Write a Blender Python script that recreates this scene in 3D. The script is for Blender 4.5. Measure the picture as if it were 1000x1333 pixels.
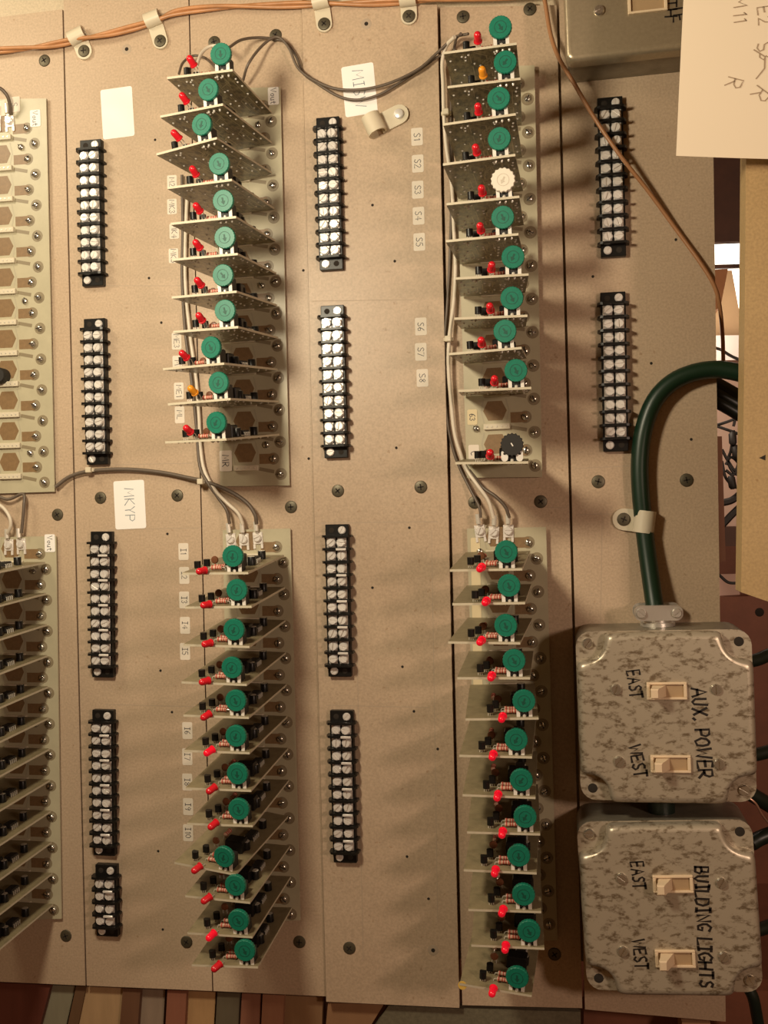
import bpy, math, random
from mathutils import Vector, Matrix

random.seed(7)
scene = bpy.context.scene
COL = scene.collection
for o in list(bpy.data.objects):
    bpy.data.objects.remove(o)

# ------------------------------------------------------------------ camera
# panel space: x right, y up, z out of the panel towards the camera (metres); the panel face is z = 0
ZC = 1.20                       # height of the camera above the floor
D = 0.798                       # camera distance from the panel
FPX = 1350.0                    # focal length for a 1000 x 1333 frame
YAW, PITCH, ROLL = 0.17070, 0.00289, -0.02244
def _rot(yaw, pitch, roll):
    cy, sy, cp, sp, cr, sr = math.cos(yaw), math.sin(yaw), math.cos(pitch), math.sin(pitch), math.cos(roll), math.sin(roll)
    return Matrix(((cr, -sr, 0), (sr, cr, 0), (0, 0, 1))) @ Matrix(((cy, 0, sy), (0, 1, 0), (-sy, 0, cy))) @ Matrix(((1, 0, 0), (0, cp, -sp), (0, sp, cp)))
RC = _rot(YAW, PITCH, ROLL)
PW = Matrix(((1, 0, 0, 0), (0, 0, -1, 0), (0, 1, 0, ZC), (0, 0, 0, 1)))      # panel space -> world

cam_d = bpy.data.cameras.new('camera')
cam = bpy.data.objects.new('camera', cam_d)
COL.objects.link(cam)
scene.camera = cam
cam_d.sensor_fit = 'VERTICAL'
cam_d.sensor_height = 24.0
cam_d.lens = 24.0 * FPX / 1333.0
cam_d.clip_start = 0.01
def _cw(v):                     # (right, down, forward) of the panel -> world direction
    return Vector((v[0], v[2], -v[1]))
_ax, _ay, _az = _cw(RC[0]), -_cw(RC[1]), -_cw(RC[2])
cam.matrix_world = Matrix(((_ax.x, _ay.x, _az.x, 0), (_ax.y, _ay.y, _az.y, -D), (_ax.z, _ay.z, _az.z, ZC), (0, 0, 0, 1)))

# ------------------------------------------------------------------ world, lamps, exposure
w = bpy.data.worlds.new('world')
scene.world = w
w.use_nodes = True
w.node_tree.nodes['Background'].inputs['Color'].default_value = (1.0, 0.46, 0.16, 1)
w.node_tree.nodes['Background'].inputs['Strength'].default_value = 0.12
def lamp(name, pos, radius, power, colour):
    d = bpy.data.lights.new(name, 'POINT')
    d.shadow_soft_size = radius
    d.energy = power
    d.color = colour
    o = bpy.data.objects.new(name, d)
    COL.objects.link(o)
    o.location = PW @ Vector(pos)
    return o
lamp('work_lamp', (-0.30, 0.24, 0.50), 0.045, 10.5, (1.0, 0.87, 0.63))
lamp('side_fill', (-0.66, 0.50, 0.40), 0.10, 6.3, (1.0, 0.86, 0.60))  # added soft fill, lifts the far upper left of the panel
lamp('back_lamp', (0.09, 0.13, -0.13), 0.03, 0.55, (1.0, 0.80, 0.62))
lamp('room_lamp', (0.58, 0.07, 0.90), 0.05, 12.5, (1.0, 0.73, 0.56))
scene.view_settings.view_transform = 'Standard'
scene.view_settings.look = 'None'
scene.view_settings.gamma = 1.0
scene.view_settings.use_curve_mapping = False
scene.view_settings.exposure = 0.0

# ------------------------------------------------------------------ pixel -> panel space
def P(px, py, h=0.0):
    """The point at height h over the panel that the photograph shows at pixel (px, py)."""
    c = Vector((px - 500.0, py - 666.5, FPX))
    d = RC.transposed() @ c
    k = (D - h) / d.z
    return Vector((d.x * k, -d.y * k, h))

# ------------------------------------------------------------------ materials
MATS = {}
def mat(name, col, rough=0.55, metal=0.0, noise=0.0, scale=200.0, col2=None, bump=0.0, spec=0.5, stretch=None, emit=0.0, sharp=None, transl=0.0, coat=0.0):
    if name in MATS:
        return MATS[name]
    m = bpy.data.materials.new(name)
    m.use_nodes = True
    nt = m.node_tree
    b = nt.nodes['Principled BSDF']
    b.inputs['Base Color'].default_value = (*col, 1)
    b.inputs['Roughness'].default_value = rough
    b.inputs['Metallic'].default_value = metal
    b.inputs['Specular IOR Level'].default_value = spec
    if coat:
        b.inputs['Coat Weight'].default_value = coat
    if emit:
        b.inputs['Emission Color'].default_value = (*col, 1)
        b.inputs['Emission Strength'].default_value = emit
    if noise or col2 or bump:
        tc = nt.nodes.new('ShaderNodeTexCoord')
        src = tc.outputs['Object']
        if stretch:
            mp = nt.nodes.new('ShaderNodeMapping')
            mp.inputs['Scale'].default_value = stretch
            nt.links.new(src, mp.inputs['Vector'])
            src = mp.outputs['Vector']
        n = nt.nodes.new('ShaderNodeTexNoise')
        n.inputs['Scale'].default_value = scale
        n.inputs['Detail'].default_value = 5.0
        n.inputs['Roughness'].default_value = 0.65
        nt.links.new(src, n.inputs['Vector'])
        fac = n.outputs['Fac']
        r = nt.nodes.new('ShaderNodeValToRGB')
        lo, hi = sharp or (0.3, 0.7)
        r.color_ramp.elements[0].position = lo
        r.color_ramp.elements[1].position = hi
        c2 = col2 or tuple(max(0, x * (1 - noise)) for x in col)
        r.color_ramp.elements[0].color = (*c2, 1)
        r.color_ramp.elements[1].color = (*col, 1)
        nt.links.new(fac, r.inputs['Fac'])
        nt.links.new(r.outputs['Color'], b.inputs['Base Color'])
        if bump:
            bm = nt.nodes.new('ShaderNodeBump')
            bm.inputs['Strength'].default_value = bump
            bm.inputs['Distance'].default_value = 0.0004
            nt.links.new(fac, bm.inputs['Height'])
            nt.links.new(bm.outputs['Normal'], b.inputs['Normal'])
    if transl:
        t = nt.nodes.new('ShaderNodeBsdfTranslucent')
        t.inputs['Color'].default_value = (*col, 1)
        mx = nt.nodes.new('ShaderNodeMixShader')
        mx.inputs['Fac'].default_value = transl
        nt.links.new(b.outputs['BSDF'], mx.inputs[1])
        nt.links.new(t.outputs['BSDF'], mx.inputs[2])
        nt.links.new(mx.outputs['Shader'], nt.nodes['Material Output'].inputs['Surface'])
    MATS[name] = m
    return m

def board_material(name, tint):
    """Tan hardboard: fine speckle over broad faint stains."""
    m = bpy.data.materials.new(name)
    m.use_nodes = True
    nt = m.node_tree
    b = nt.nodes['Principled BSDF']
    b.inputs['Roughness'].default_value = 0.42
    b.inputs['Specular IOR Level'].default_value = 0.35
    tc = nt.nodes.new('ShaderNodeTexCoord')
    def noise(scale, detail, lo, hi, c1, c2):
        n = nt.nodes.new('ShaderNodeTexNoise')
        n.inputs['Scale'].default_value = scale
        n.inputs['Detail'].default_value = detail
        nt.links.new(tc.outputs['Object'], n.inputs['Vector'])
        r = nt.nodes.new('ShaderNodeValToRGB')
        r.color_ramp.elements[0].position, r.color_ramp.elements[1].position = lo, hi
        r.color_ramp.elements[0].color, r.color_ramp.elements[1].color = (*c1, 1), (*c2, 1)
        nt.links.new(n.outputs['Fac'], r.inputs['Fac'])
        return n, r
    n1, r1 = noise(620, 6, 0.30, 0.66, tuple(x * 0.80 for x in tint), tint)
    n2, r2 = noise(9, 4, 0.30, 0.70, (0.90, 0.88, 0.86), (1, 1, 1))
    n3, r3 = noise(210, 2, 0.24, 0.30, (0.80, 0.74, 0.68), (1, 1, 1))
    def mul(a, c):
        x = nt.nodes.new('ShaderNodeMix')
        x.data_type = 'RGBA'
        x.blend_type = 'MULTIPLY'
        x.inputs[0].default_value = 1.0
        nt.links.new(a, x.inputs[6])
        nt.links.new(c, x.inputs[7])
        return x.outputs[2]
    nt.links.new(mul(mul(r1.outputs['Color'], r2.outputs['Color']), r3.outputs['Color']), b.inputs['Base Color'])
    bm = nt.nodes.new('ShaderNodeBump')
    bm.inputs['Strength'].default_value = 0.12
    bm.inputs['Distance'].default_value = 0.0003
    nt.links.new(n1.outputs['Fac'], bm.inputs['Height'])
    nt.links.new(bm.outputs['Normal'], b.inputs['Normal'])
    return m

TAN = (0.54, 0.408, 0.288)
M_BOARD = board_material('hardboard', TAN)
M_BACKER = board_material('backer_board', (0.60, 0.50, 0.36))
M_PLANK = board_material('yellow_pine', (0.47, 0.325, 0.155))
M_BLACK = mat('black_plastic', (0.010, 0.009, 0.008), 0.34, spec=0.25)
M_BLACKM = mat('black_matt', (0.016, 0.014, 0.012), 0.6)
M_HOLE = mat('hole_dark', (0.02, 0.014, 0.009), 0.9)
M_STEEL = mat('bright_steel', (0.84, 0.80, 0.76), 0.30, 0.35)
M_PLATE = mat('plated_brass', (0.80, 0.75, 0.70), 0.36, 0.3)
M_DSCREW = mat('dark_screw', (0.10, 0.085, 0.055), 0.45, 0.5)
M_PCB = mat('base_laminate', (0.47, 0.425, 0.295), 0.35, noise=0.12, scale=60, spec=0.5)
M_COPPER = mat('copper_pad', (0.25, 0.155, 0.075), 0.4, noise=0.25, scale=300)
M_TRACE = mat('bare_trace', (0.40, 0.36, 0.26), 0.4)
M_RINGPAD = mat('pad_ring', (0.235, 0.19, 0.12), 0.4)
M_SOCKET = mat('socket_plastic', (0.62, 0.55, 0.42), 0.45)
M_CARDT = mat('card_component_face', (0.37, 0.30, 0.175), 0.42, noise=0.35, scale=140, transl=0.22)
M_CARDB = mat('card_solder_face', (0.31, 0.255, 0.125), 0.30, col2=(0.075, 0.055, 0.022), scale=110, stretch=(2.2, 1.0, 1.0), sharp=(0.40, 0.60))
M_CARDE = mat('card_edge', (0.58, 0.52, 0.39), 0.5, noise=0.1, scale=400)
M_GREEN = mat('green_knob', (0.006, 0.185, 0.115), 0.42, noise=0.25, scale=500)
M_GREEND = mat('green_knob_slot', (0.003, 0.07, 0.045), 0.55)
M_WHITEK = mat('white_knob', (0.74, 0.68, 0.58), 0.45)
M_LEDR = mat('red_lens', (0.62, 0.012, 0.022), 0.22, spec=0.6)
M_LEDO = mat('orange_lens', (0.75, 0.28, 0.02), 0.25)
M_LEDON = mat('red_lens_lit', (0.72, 0.006, 0.022), 0.22, emit=0.35)
M_WHITE = mat('white_plastic', (0.76, 0.72, 0.66), 0.45)
M_NYLON = mat('natural_nylon', (0.80, 0.72, 0.56), 0.38, transl=0.25)
M_PAPERS = mat('sticker_paper', (0.86, 0.83, 0.80), 0.6)
M_PAPERT = mat('tag_paper', (0.72, 0.64, 0.54), 0.6)
M_PAPERY = mat('tag_yellowed', (0.66, 0.55, 0.34), 0.6)
M_INK = mat('ink', (0.035, 0.035, 0.05), 0.6)
M_INKB = mat('ink_blue', (0.16, 0.21, 0.25), 0.6)
M_MARK = mat('marker_ink', (0.012, 0.008, 0.006), 0.5)
M_PENCIL = mat('pencil', (0.36, 0.26, 0.17), 0.7)
M_PENCILB = mat('pencil_on_board', (0.40, 0.31, 0.225), 0.6)
M_RESIST = mat('resistor_body', (0.62, 0.38, 0.27), 0.45)
M_BANDR = mat('resistor_band', (0.42, 0.06, 0.04), 0.45)
M_BROWNC = mat('brown_ceramic', (0.17, 0.06, 0.025), 0.4)
M_TPLATE = mat('terminal_plate', (0.62, 0.57, 0.52), 0.35, 0.5)
M_CHROME = mat('domed_steel', (0.66, 0.63, 0.57), 0.22, 0.9)
M_ZINC = mat('zinc', (0.70, 0.67, 0.62), 0.28, 0.75)
M_SILVER = mat('tinned_lead', (0.72, 0.68, 0.60), 0.3, 0.35)
M_GREYW = mat('grey_wire', (0.115, 0.085, 0.062), 0.45)
M_WHITEW = mat('white_wire', (0.66, 0.58, 0.47), 0.42)
M_ORANGE = mat('orange_wire', (0.54, 0.255, 0.11), 0.4, noise=0.3, scale=80)
M_BROWNW = mat('brown_wire', (0.36, 0.17, 0.075), 0.4)
M_GREENC = mat('green_cable', (0.004, 0.024, 0.011), 0.40)
M_DARKC = mat('dark_cable', (0.008, 0.016, 0.011), 0.4)
M_GALV = mat('galvanised', (0.50, 0.435, 0.335), 0.36, 0.45, col2=(0.20, 0.15, 0.095), scale=150, sharp=(0.36, 0.50), stretch=(1.0, 1.7, 1.0))
M_GALVP = mat('grey_steel_cover', (0.45, 0.375, 0.26), 0.32, 0.6, noise=0.15, scale=400)
M_GALVB = mat('box_steel', (0.34, 0.30, 0.23), 0.42, 0.5, noise=0.4, scale=60)
M_IVORY = mat('ivory_plastic', (0.74, 0.58, 0.40), 0.4)
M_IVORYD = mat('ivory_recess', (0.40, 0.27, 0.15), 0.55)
M_PAPER = mat('note_paper', (0.90, 0.78, 0.60), 0.65, transl=0.15)
M_REDWD = mat('reddish_board', (0.24, 0.085, 0.045), 0.6, noise=0.3, scale=30)
M_DKWOOD = mat('dark_wood', (0.085, 0.032, 0.016), 0.6, noise=0.35, scale=40, stretch=(1, 1, 0.15))

# ------------------------------------------------------------------ mesh building
class G:
    def __init__(s):
        s.v, s.f, s.m = [], [], []
    def add(s, vs, fs, mi=0, T=None):
        b = len(s.v)
        s.v.extend([(T @ Vector(v))[:] for v in vs] if T is not None else [tuple(v) for v in vs])
        s.f.extend([tuple(b + i for i in f) for f in fs])
        s.m.extend([mi] * len(fs))
        return s
    def box(s, x0, x1, y0, y1, z0, z1, mi=0, T=None, bev=0.0):
        if bev <= 0:
            vs = [(x, y, z) for z in (z0, z1) for y in (y0, y1) for x in (x0, x1)]
            fs = [(0, 2, 3, 1), (4, 5, 7, 6), (0, 1, 5, 4), (2, 6, 7, 3), (0, 4, 6, 2), (1, 3, 7, 5)]
            return s.add(vs, fs, mi, T)
        o = [(x0 + bev, y0), (x1 - bev, y0), (x1, y0 + bev), (x1, y1 - bev), (x1 - bev, y1), (x0 + bev, y1), (x0, y1 - bev), (x0, y0 + bev)]
        cx, cy = (x0 + x1) / 2, (y0 + y1) / 2
        def ins(pts):
            return [(cx + (x - cx) * (1 - 2 * bev / max(1e-9, x1 - x0)), cy + (y - cy) * (1 - 2 * bev / max(1e-9, y1 - y0))) for x, y in pts]
        return s.loft([[(x, y, z0) for x, y in o], [(x, y, z1 - bev) for x, y in o], [(x, y, z1) for x, y in ins(o)]], mi, T)
    def loft(s, rings, mi=0, T=None, cap0=True, cap1=True):
        n = len(rings[0])
        vs = [v for r in rings for v in r]
        fs = []
        for k in range(len(rings) - 1):
            a, b = k * n, (k + 1) * n
            for i in range(n):
                j = (i + 1) % n
                fs.append((a + i, a + j, b + j, b + i))
        if cap0:
            fs.append(tuple(reversed(range(n))))
        if cap1:
            fs.append(tuple(range((len(rings) - 1) * n, len(rings) * n)))
        return s.add(vs, fs, mi, T)
    def lathe(s, prof, n=16, mi=0, T=None, cap0=True, cap1=True):
        rings = [[(r * math.cos(2 * math.pi * i / n), r * math.sin(2 * math.pi * i / n), z) for i in range(n)] for r, z in prof]
        return s.loft(rings, mi, T, cap0, cap1)
    def prism(s, out, z0, z1, mi=0, T=None):
        return s.loft([[(x, y, z0) for x, y in out], [(x, y, z1) for x, y in out]], mi, T)
    def tube(s, pts, r, n=8, mi=0, T=None):
        pts = [Vector(p) for p in pts]
        rings, prev = [], None
        for i, p in enumerate(pts):
            t = (pts[min(i + 1, len(pts) - 1)] - pts[max(i - 1, 0)]).normalized()
            if prev is None:
                a = Vector((0, 0, 1)) if abs(t.z) < 0.9 else Vector((1, 0, 0))
                u = t.cross(a).normalized()
            else:
                u = (prev - t * prev.dot(t)).normalized()
            prev = u
            q = t.cross(u)
            rr = r[i] if isinstance(r, (list, tuple)) else r
            rings.append([tuple(p + (u * math.cos(2 * math.pi * k / n) + q * math.sin(2 * math.pi * k / n)) * rr) for k in range(n)])
        return s.loft(rings, mi, T)
    def ribbon(s, pts, wd, z=0.0, mi=0, T=None, th=0.00006):
        """A flat stroke of the given width through 2-D points."""
        pts = [Vector(p) for p in pts]
        L, R = [], []
        for i, p in enumerate(pts):
            t = (pts[min(i + 1, len(pts) - 1)] - pts[max(i - 1, 0)])
            t = t.normalized() if t.length > 1e-9 else Vector((1, 0))
            nrm = Vector((-t.y, t.x)) * wd / 2
            e = t * wd * 0.3 * (-1 if i == 0 else 1 if i == len(pts) - 1 else 0)
            L.append(p + nrm + e)
            R.append(p - nrm + e)
        n = len(pts)
        vs = [(q.x, q.y, z) for q in L] + [(q.x, q.y, z) for q in R]
        return s.add(vs, [(i, n + i, n + i + 1, i + 1) for i in range(n - 1)], mi, T)
    def mesh(s, name, mats, smooth=35):
        me = bpy.data.meshes.new(name)
        me.from_pydata(s.v, [], s.f)
        for m in (mats if isinstance(mats, (list, tuple)) else [mats]):
            me.materials.append(m)
        me.polygons.foreach_set('material_index', s.m)
        if smooth:
            me.shade_smooth()
            me.set_sharp_from_angle(angle=math.radians(smooth))
        me.validate()
        me.update()
        return me

def T_(x=0, y=0, z=0):
    return Matrix.Translation((x, y, z))
def RX(a): return Matrix.Rotation(math.radians(a), 4, 'X')
def RY(a): return Matrix.Rotation(math.radians(a), 4, 'Y')
def RZ(a): return Matrix.Rotation(math.radians(a), 4, 'Z')

def put(name, me, parent=None, T=None, label=None, cat=None, group=None, kind=None):
    o = bpy.data.objects.new(name, me)
    COL.objects.link(o)
    if parent is not None:
        o.parent = parent
        if T is not None:
            o.matrix_basis = T
    else:
        o.matrix_basis = PW @ T if T is not None else PW
    for k, v in (('label', label), ('category', cat), ('group', group), ('kind', kind)):
        if v:
            o[k] = v
    return o
def thing(name, T, label, cat, group=None):
    return put(name, None, None, T, label, cat, group)

def frame(o, right=None, down=None):
    """Panel-space frame at point o: x along 'right' (or perpendicular to 'down'), z out of the panel."""
    if right is not None:
        x = (right - o); x.z = 0; x.normalize(); y = Vector((-x.y, x.x, 0))
    else:
        y = (o - down); y.z = 0; y.normalize(); x = Vector((y.y, -y.x, 0))
    return Matrix(((x.x, y.x, 0, o.x), (x.y, y.y, 0, o.y), (0, 0, 1, o.z), (0, 0, 0, 1)))

def spline(pts, sub=6):
    """Catmull-Rom through 3-D points."""
    p = [Vector(q) for q in pts]
    p = [p[0] * 2 - p[1]] + p + [p[-1] * 2 - p[-2]]
    out = []
    for i in range(1, len(p) - 2):
        for k in range(sub):
            t = k / sub
            out.append(0.5 * ((2 * p[i]) + (p[i + 1] - p[i - 1]) * t + (2 * p[i - 1] - 5 * p[i] + 4 * p[i + 1] - p[i + 2]) * t * t + (3 * p[i] - p[i - 1] - 3 * p[i + 1] + p[i + 2]) * t ** 3))
    out.append(p[-2])
    return out
def cable(name, px, r, m, label, cat, group=None, sub=6, n=8):
    """A wire through (px, py, height) points."""
    g = G().tube(spline([P(a, b, h) for a, b, h in px], sub), r, n)
    return put(name, g.mesh(name, m, 60), None, None, label, cat, group)

# ------------------------------------------------------------------ hand lettering
F = {
 'A': [[(0, 0), (.35, 1), (.7, 0)], [(.15, .4), (.55, .4)]], 'B': [[(0, 0), (0, 1), (.45, .95), (.5, .7), (.4, .53), (0, .5)], [(.4, .53), (.6, .35), (.5, .05), (0, 0)]],
 'C': [[(.6, .85), (.35, 1), (.1, .8), (0, .5), (.1, .15), (.35, 0), (.6, .15)]], 'D': [[(0, 0), (0, 1), (.4, .9), (.6, .5), (.4, .1), (0, 0)]],
 'E': [[(.55, 1), (0, 1), (0, 0), (.58, 0)], [(0, .5), (.45, .52)]], 'F': [[(.55, 1), (0, 1), (0, 0)], [(0, .5), (.45, .5)]],
 'G': [[(.6, .85), (.35, 1), (.05, .75), (0, .4), (.2, .02), (.5, .08), (.6, .4), (.35, .4)]], 'H': [[(0, 0), (0, 1)], [(.6, 0), (.6, 1)], [(0, .5), (.6, .5)]],
 'I': [[(.2, 0), (.2, 1)], [(0, 0), (.4, 0)], [(0, 1), (.4, 1)]], 'L': [[(0, 1), (0, 0), (.5, 0)]], 'K': [[(0, 0), (0, 1)], [(.55, 1), (0, .45), (.6, 0)]],
 'M': [[(0, 0), (.08, 1), (.4, .35), (.72, 1), (.8, 0)]], 'N': [[(0, 0), (0, 1), (.6, 0), (.6, 1)]], 'O': [[(.3, 1), (.05, .75), (0, .4), (.2, 0), (.5, .1), (.62, .5), (.5, .9), (.3, 1)]],
 'P': [[(0, 0), (0, 1), (.45, .95), (.55, .7), (.4, .48), (0, .45)]], 'R': [[(0, 0), (0, 1), (.45, .95), (.55, .72), (.4, .5), (0, .45)], [(.2, .45), (.6, 0)]],
 'S': [[(.55, .88), (.3, 1), (.05, .8), (.2, .55), (.5, .4), (.55, .15), (.3, 0), (0, .12)]], 'T': [[(0, 1), (.65, 1)], [(.32, 1), (.32, 0)]],
 'U': [[(0, 1), (.02, .25), (.25, 0), (.5, .15), (.58, 1)]], 'V': [[(0, 1), (.3, 0), (.6, 1)]], 'W': [[(0, 1), (.18, 0), (.42, .7), (.65, 0), (.85, 1)]],
 'X': [[(0, 0), (.6, 1)], [(0, 1), (.6, 0)]], 'Y': [[(0, 1), (.3, .5), (.6, 1)], [(.3, .5), (.3, 0)]], 'Z': [[(0, 1), (.6, 1), (0, 0), (.6, 0)]],
 '0': [[(.3, 1), (.05, .75), (.05, .25), (.3, 0), (.55, .25), (.55, .75), (.3, 1)]], '1': [[(.1, .8), (.25, 1), (.25, 0)]], '2': [[(.02, .8), (.25, 1), (.52, .8), (.4, .5), (0, 0), (.58, 0)]],
 '3': [[(.02, .88), (.3, 1), (.5, .78), (.25, .53), (.52, .3), (.3, 0), (0, .12)]], '4': [[(.4, 0), (.4, 1), (0, .35), (.6, .35)]], '5': [[(.5, 1), (.08, 1), (.05, .6), (.35, .62), (.55, .35), (.35, 0), (0, .08)]],
 '6': [[(.45, 1), (.15, .7), (.02, .3), (.2, 0), (.48, .12), (.48, .4), (.2, .48), (.05, .3)]], '7': [[(0, 1), (.55, 1), (.2, 0)]], '8': [[(.3, .52), (.05, .75), (.3, 1), (.52, .78), (.3, .52), (.02, .25), (.3, 0), (.55, .25), (.3, .52)]],
 '9': [[(.5, .65), (.25, .5), (.03, .7), (.25, 1), (.5, .85), (.5, .5), (.35, 0)]], '.': [[(.05, 0), (.12, .06)]], ' ': [], '(': [[(.4, 1.1), (.05, .7), (.05, .2), (.4, -.15)]],
 'o': [[(.25, .55), (.03, .4), (.08, .08), (.3, 0), (.45, .25), (.38, .5), (.25, .55)]], 'u': [[(0, .55), (.05, .1), (.25, 0), (.45, .15)], [(.45, .55), (.45, 0)]],
 't': [[(.2, .85), (.2, .1), (.38, 0)], [(0, .6), (.4, .6)]], '=': [[(0, .65), (.6, .65)], [(0, .35), (.6, .35)]],
}
def lettering(txt, size, wd, jit=0.0, gap=0.22, seed=1):
    """Strokes reading along +x, centred; returns a G with its letters at z = 0."""
    rnd = random.Random(seed)
    g, x = G(), 0.0
    strokes = []
    for ch in txt:
        wch = 0.3
        for st in F.get(ch, []):
            strokes.append([(x + a + rnd.uniform(-jit, jit), b + rnd.uniform(-jit, jit)) for a, b in st])
            wch = max(wch, max(a for a, b in st))
        x += wch + gap
    x -= gap
    for st in strokes:
        g.ribbon([((a - x / 2) * size, (b - 0.5) * size) for a, b in st], wd)
    return g

def round_rect(wd, ht, r, n=4):
    o = []
    for cx, cy, a0 in ((wd / 2 - r, ht / 2 - r, 0), (-wd / 2 + r, ht / 2 - r, 90), (-wd / 2 + r, -ht / 2 + r, 180), (wd / 2 - r, -ht / 2 + r, 270)):
        for k in range(n + 1):
            a = math.radians(a0 + 90 * k / n)
            o.append((cx + r * math.cos(a), cy + r * math.sin(a)))
    return o

# ================================================================== large structure
g = G()
def plank_poly(px, z0, z1):
    pts = [P(a, b, 0) for a, b in px]
    return G().prism([(p.x, p.y) for p in reversed(pts)], z0, z1)
put('wall_middle', plank_poly([(-120, -120), (915, -120), (932, 1262), (-120, 1240)], -0.030, -0.0095).mesh('wall_middle', M_BACKER, 0), None, None, 'pale wooden backing sheet behind the row of hardboard panels', None, None, 'structure')

def sx(top, bot):
    return lambda y: top[0] + (bot[0] - top[0]) * (y - top[1]) / (bot[1] - top[1])
S1, S2, S3 = sx((82, 12), (112, 1283)), sx((246, 0), (277, 1290)), sx((393, 0), (425, 1297))
S4, S5, S6 = sx((571, 8), (600, 1310)), sx((726, 0), (760, 1315)), sx((926, 0), (945, 1330))
boards = [
 ('tan hardboard panel with bare base circuit boards along its edge', lambda y: -110, S1, (36, 12), (1273, 1283), 0.0, .0, 1.0),
 ('tan hardboard panel with five black terminal strips in one line', S1, S2, (-60, -60), (1283, 1290), 0.0, 1.0, .8),
 ('tan hardboard panel behind the upper and lower left card stacks', S2, S3, (-60, -60), (1290, 1297), 0.0, .8, .6),
 ('raised tan hardboard panel between the two wide card stacks', S3, S4, (9, 8), (1302, 1310), 0.0025, .6, 1.5),
 ('narrow tan hardboard panel behind the right card stacks', S4, S5, (8, 5), (1310, 1314), -0.002, 1.5, 1.7),
 ('tan hardboard panel carrying steel switch boxes and green cable', S5, S6, (-60, -60), (1314, 1330), 0.0, 1.7, .0),
]
BOARDS = []
for lab, a, b, (t0, t1), (b0, b1), z, ga, gb in boards:
    px = [(a(t0) + ga, t0), (b(t1) - gb, t1), (b(b1) - gb, b1), (a(b0) + ga, b0)]
    me = plank_poly(px, -0.0095, z).mesh('mounting_board', M_BOARD, 0)
    BOARDS.append(put('mounting_board', me, None, None, lab, 'board', 'hardboard mounting panels'))
def board_of(px, py):
    for k, s in enumerate((S1, S2, S3, S4, S5)):
        if px < s(py):
            return k
    return 5
BZ = [0, 0, 0, 0.0025, -0.002, 0]

# dark Phillips screws and small drill holes in the boards
def screw_dark_mesh():
    g = G().lathe([(.0050, 0), (.0050, .0003), (.0046, .0008), (.0030, .0012)], 20, 0)
    for a in (0, 90):
        g.box(-.0024, .0024, -.0005, .0005, .00121, .00130, 1, RZ(a))
    return g.mesh('screw', [M_DSCREW, M_HOLE])
ME_DS = screw_dark_mesh()
for px, py in ((58, 79), (279, 55), (359, 46), (603, 22), (690, 12), (75, 670), (131, 648), (231, 645), (379, 660), (440, 639), (548, 634), (618, 654),
               (704, 653), (779, 627), (894, 625), (86, 1218), (243, 1226), (390, 1226), (455, 1234), (722, 1242)):
    k = board_of(px, py)
    put('screw', ME_DS, BOARDS[k], T_(*P(px, py, BZ[k])) @ RZ(random.uniform(0, 90)))
ME_HOLE = G().lathe([(.0011, .00005), (.0009, .00012)], 10).mesh('drill_hole', M_HOLE)
ME_SINK = G().lathe([(.0042, .00004), (.0036, .00012), (.0018, .00014)], 18, 0).lathe([(.0016, .00016), (.0012, .0002)], 12, 1).mesh('countersunk_hole', [M_PENCILB, M_HOLE])
for px, py in ((202, 182), (395, 352), (514, 340), (516, 583), (485, 267), (194, 362), (210, 420), (772, 360), (880, 312), (218, 695), (209, 873), (224, 927), (524, 868), (539, 926),
               (530, 1115), (533, 687), (402, 597), (848, 473), (60, 150), (206, 1108), (212, 1210), (558, 1170), (900, 572), (570, 975), (485, 765)):
    k = board_of(px, py)
    put('drill_hole', ME_HOLE, BOARDS[k], T_(*P(px, py, BZ[k])))
for px, py in ((165, 64), (477, 31), (564, 1237)):
    k = board_of(px, py)
    put('countersunk_hole', ME_SINK, BOARDS[k], T_(*P(px, py, BZ[k])))
# faint pencil construction lines
for a, b in (((340, 690), (377, 690)), ((140, 690), (262, 687)), ((138, 917), (262, 920)), ((412, 681), (570, 679)), ((425, 918), (560, 921)), ((462, 690), (473, 1250)), ((562, 690), (570, 1200)),
             ((784, 672), (782, 812)), ((748, 610), (830, 606)), ((750, 670), (826, 668)), ((406, 392), (540, 390)), ((138, 372), (238, 372)), ((150, 605), (250, 603)), ((690, 660), (738, 661)), ((378, 691), (379, 706))):
    k = board_of(a[0], a[1])
    p, q = P(*a, BZ[k]), P(*b, BZ[k])
    put('pencil_line', G().ribbon([(p.x, p.y), (q.x, q.y)], .0005, BZ[k] + .00006).mesh('pencil_line', M_PENCILB, 0), BOARDS[k])

# ------------------------------------------------------------------ beside and behind the panel
def slab(name, px, h, th, m, **kw):
    """A flat piece with the given pixel outline on the plane at height h, of thickness th behind it."""
    pts = [P(a, b, h) for a, b in px]
    return put(name, G().prism([(p.x, p.y) for p in reversed(pts)], h - th, h).mesh(name, m, 0), **kw)
g = G().box(-1.6, 1.9, -1.2, 1.4, -0.62, -0.60)
put('wall_back', g.mesh('wall_back', M_REDWD, 0), None, None, 'reddish brown wooden wall far behind the panel', None, None, 'structure')
put('floor', G().box(-1.6, 1.9, -1.22, -1.2, -0.62, 1.4).mesh('floor', M_DKWOOD, 0), None, None, 'dark wooden floor under the panel', None, None, 'structure')

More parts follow.
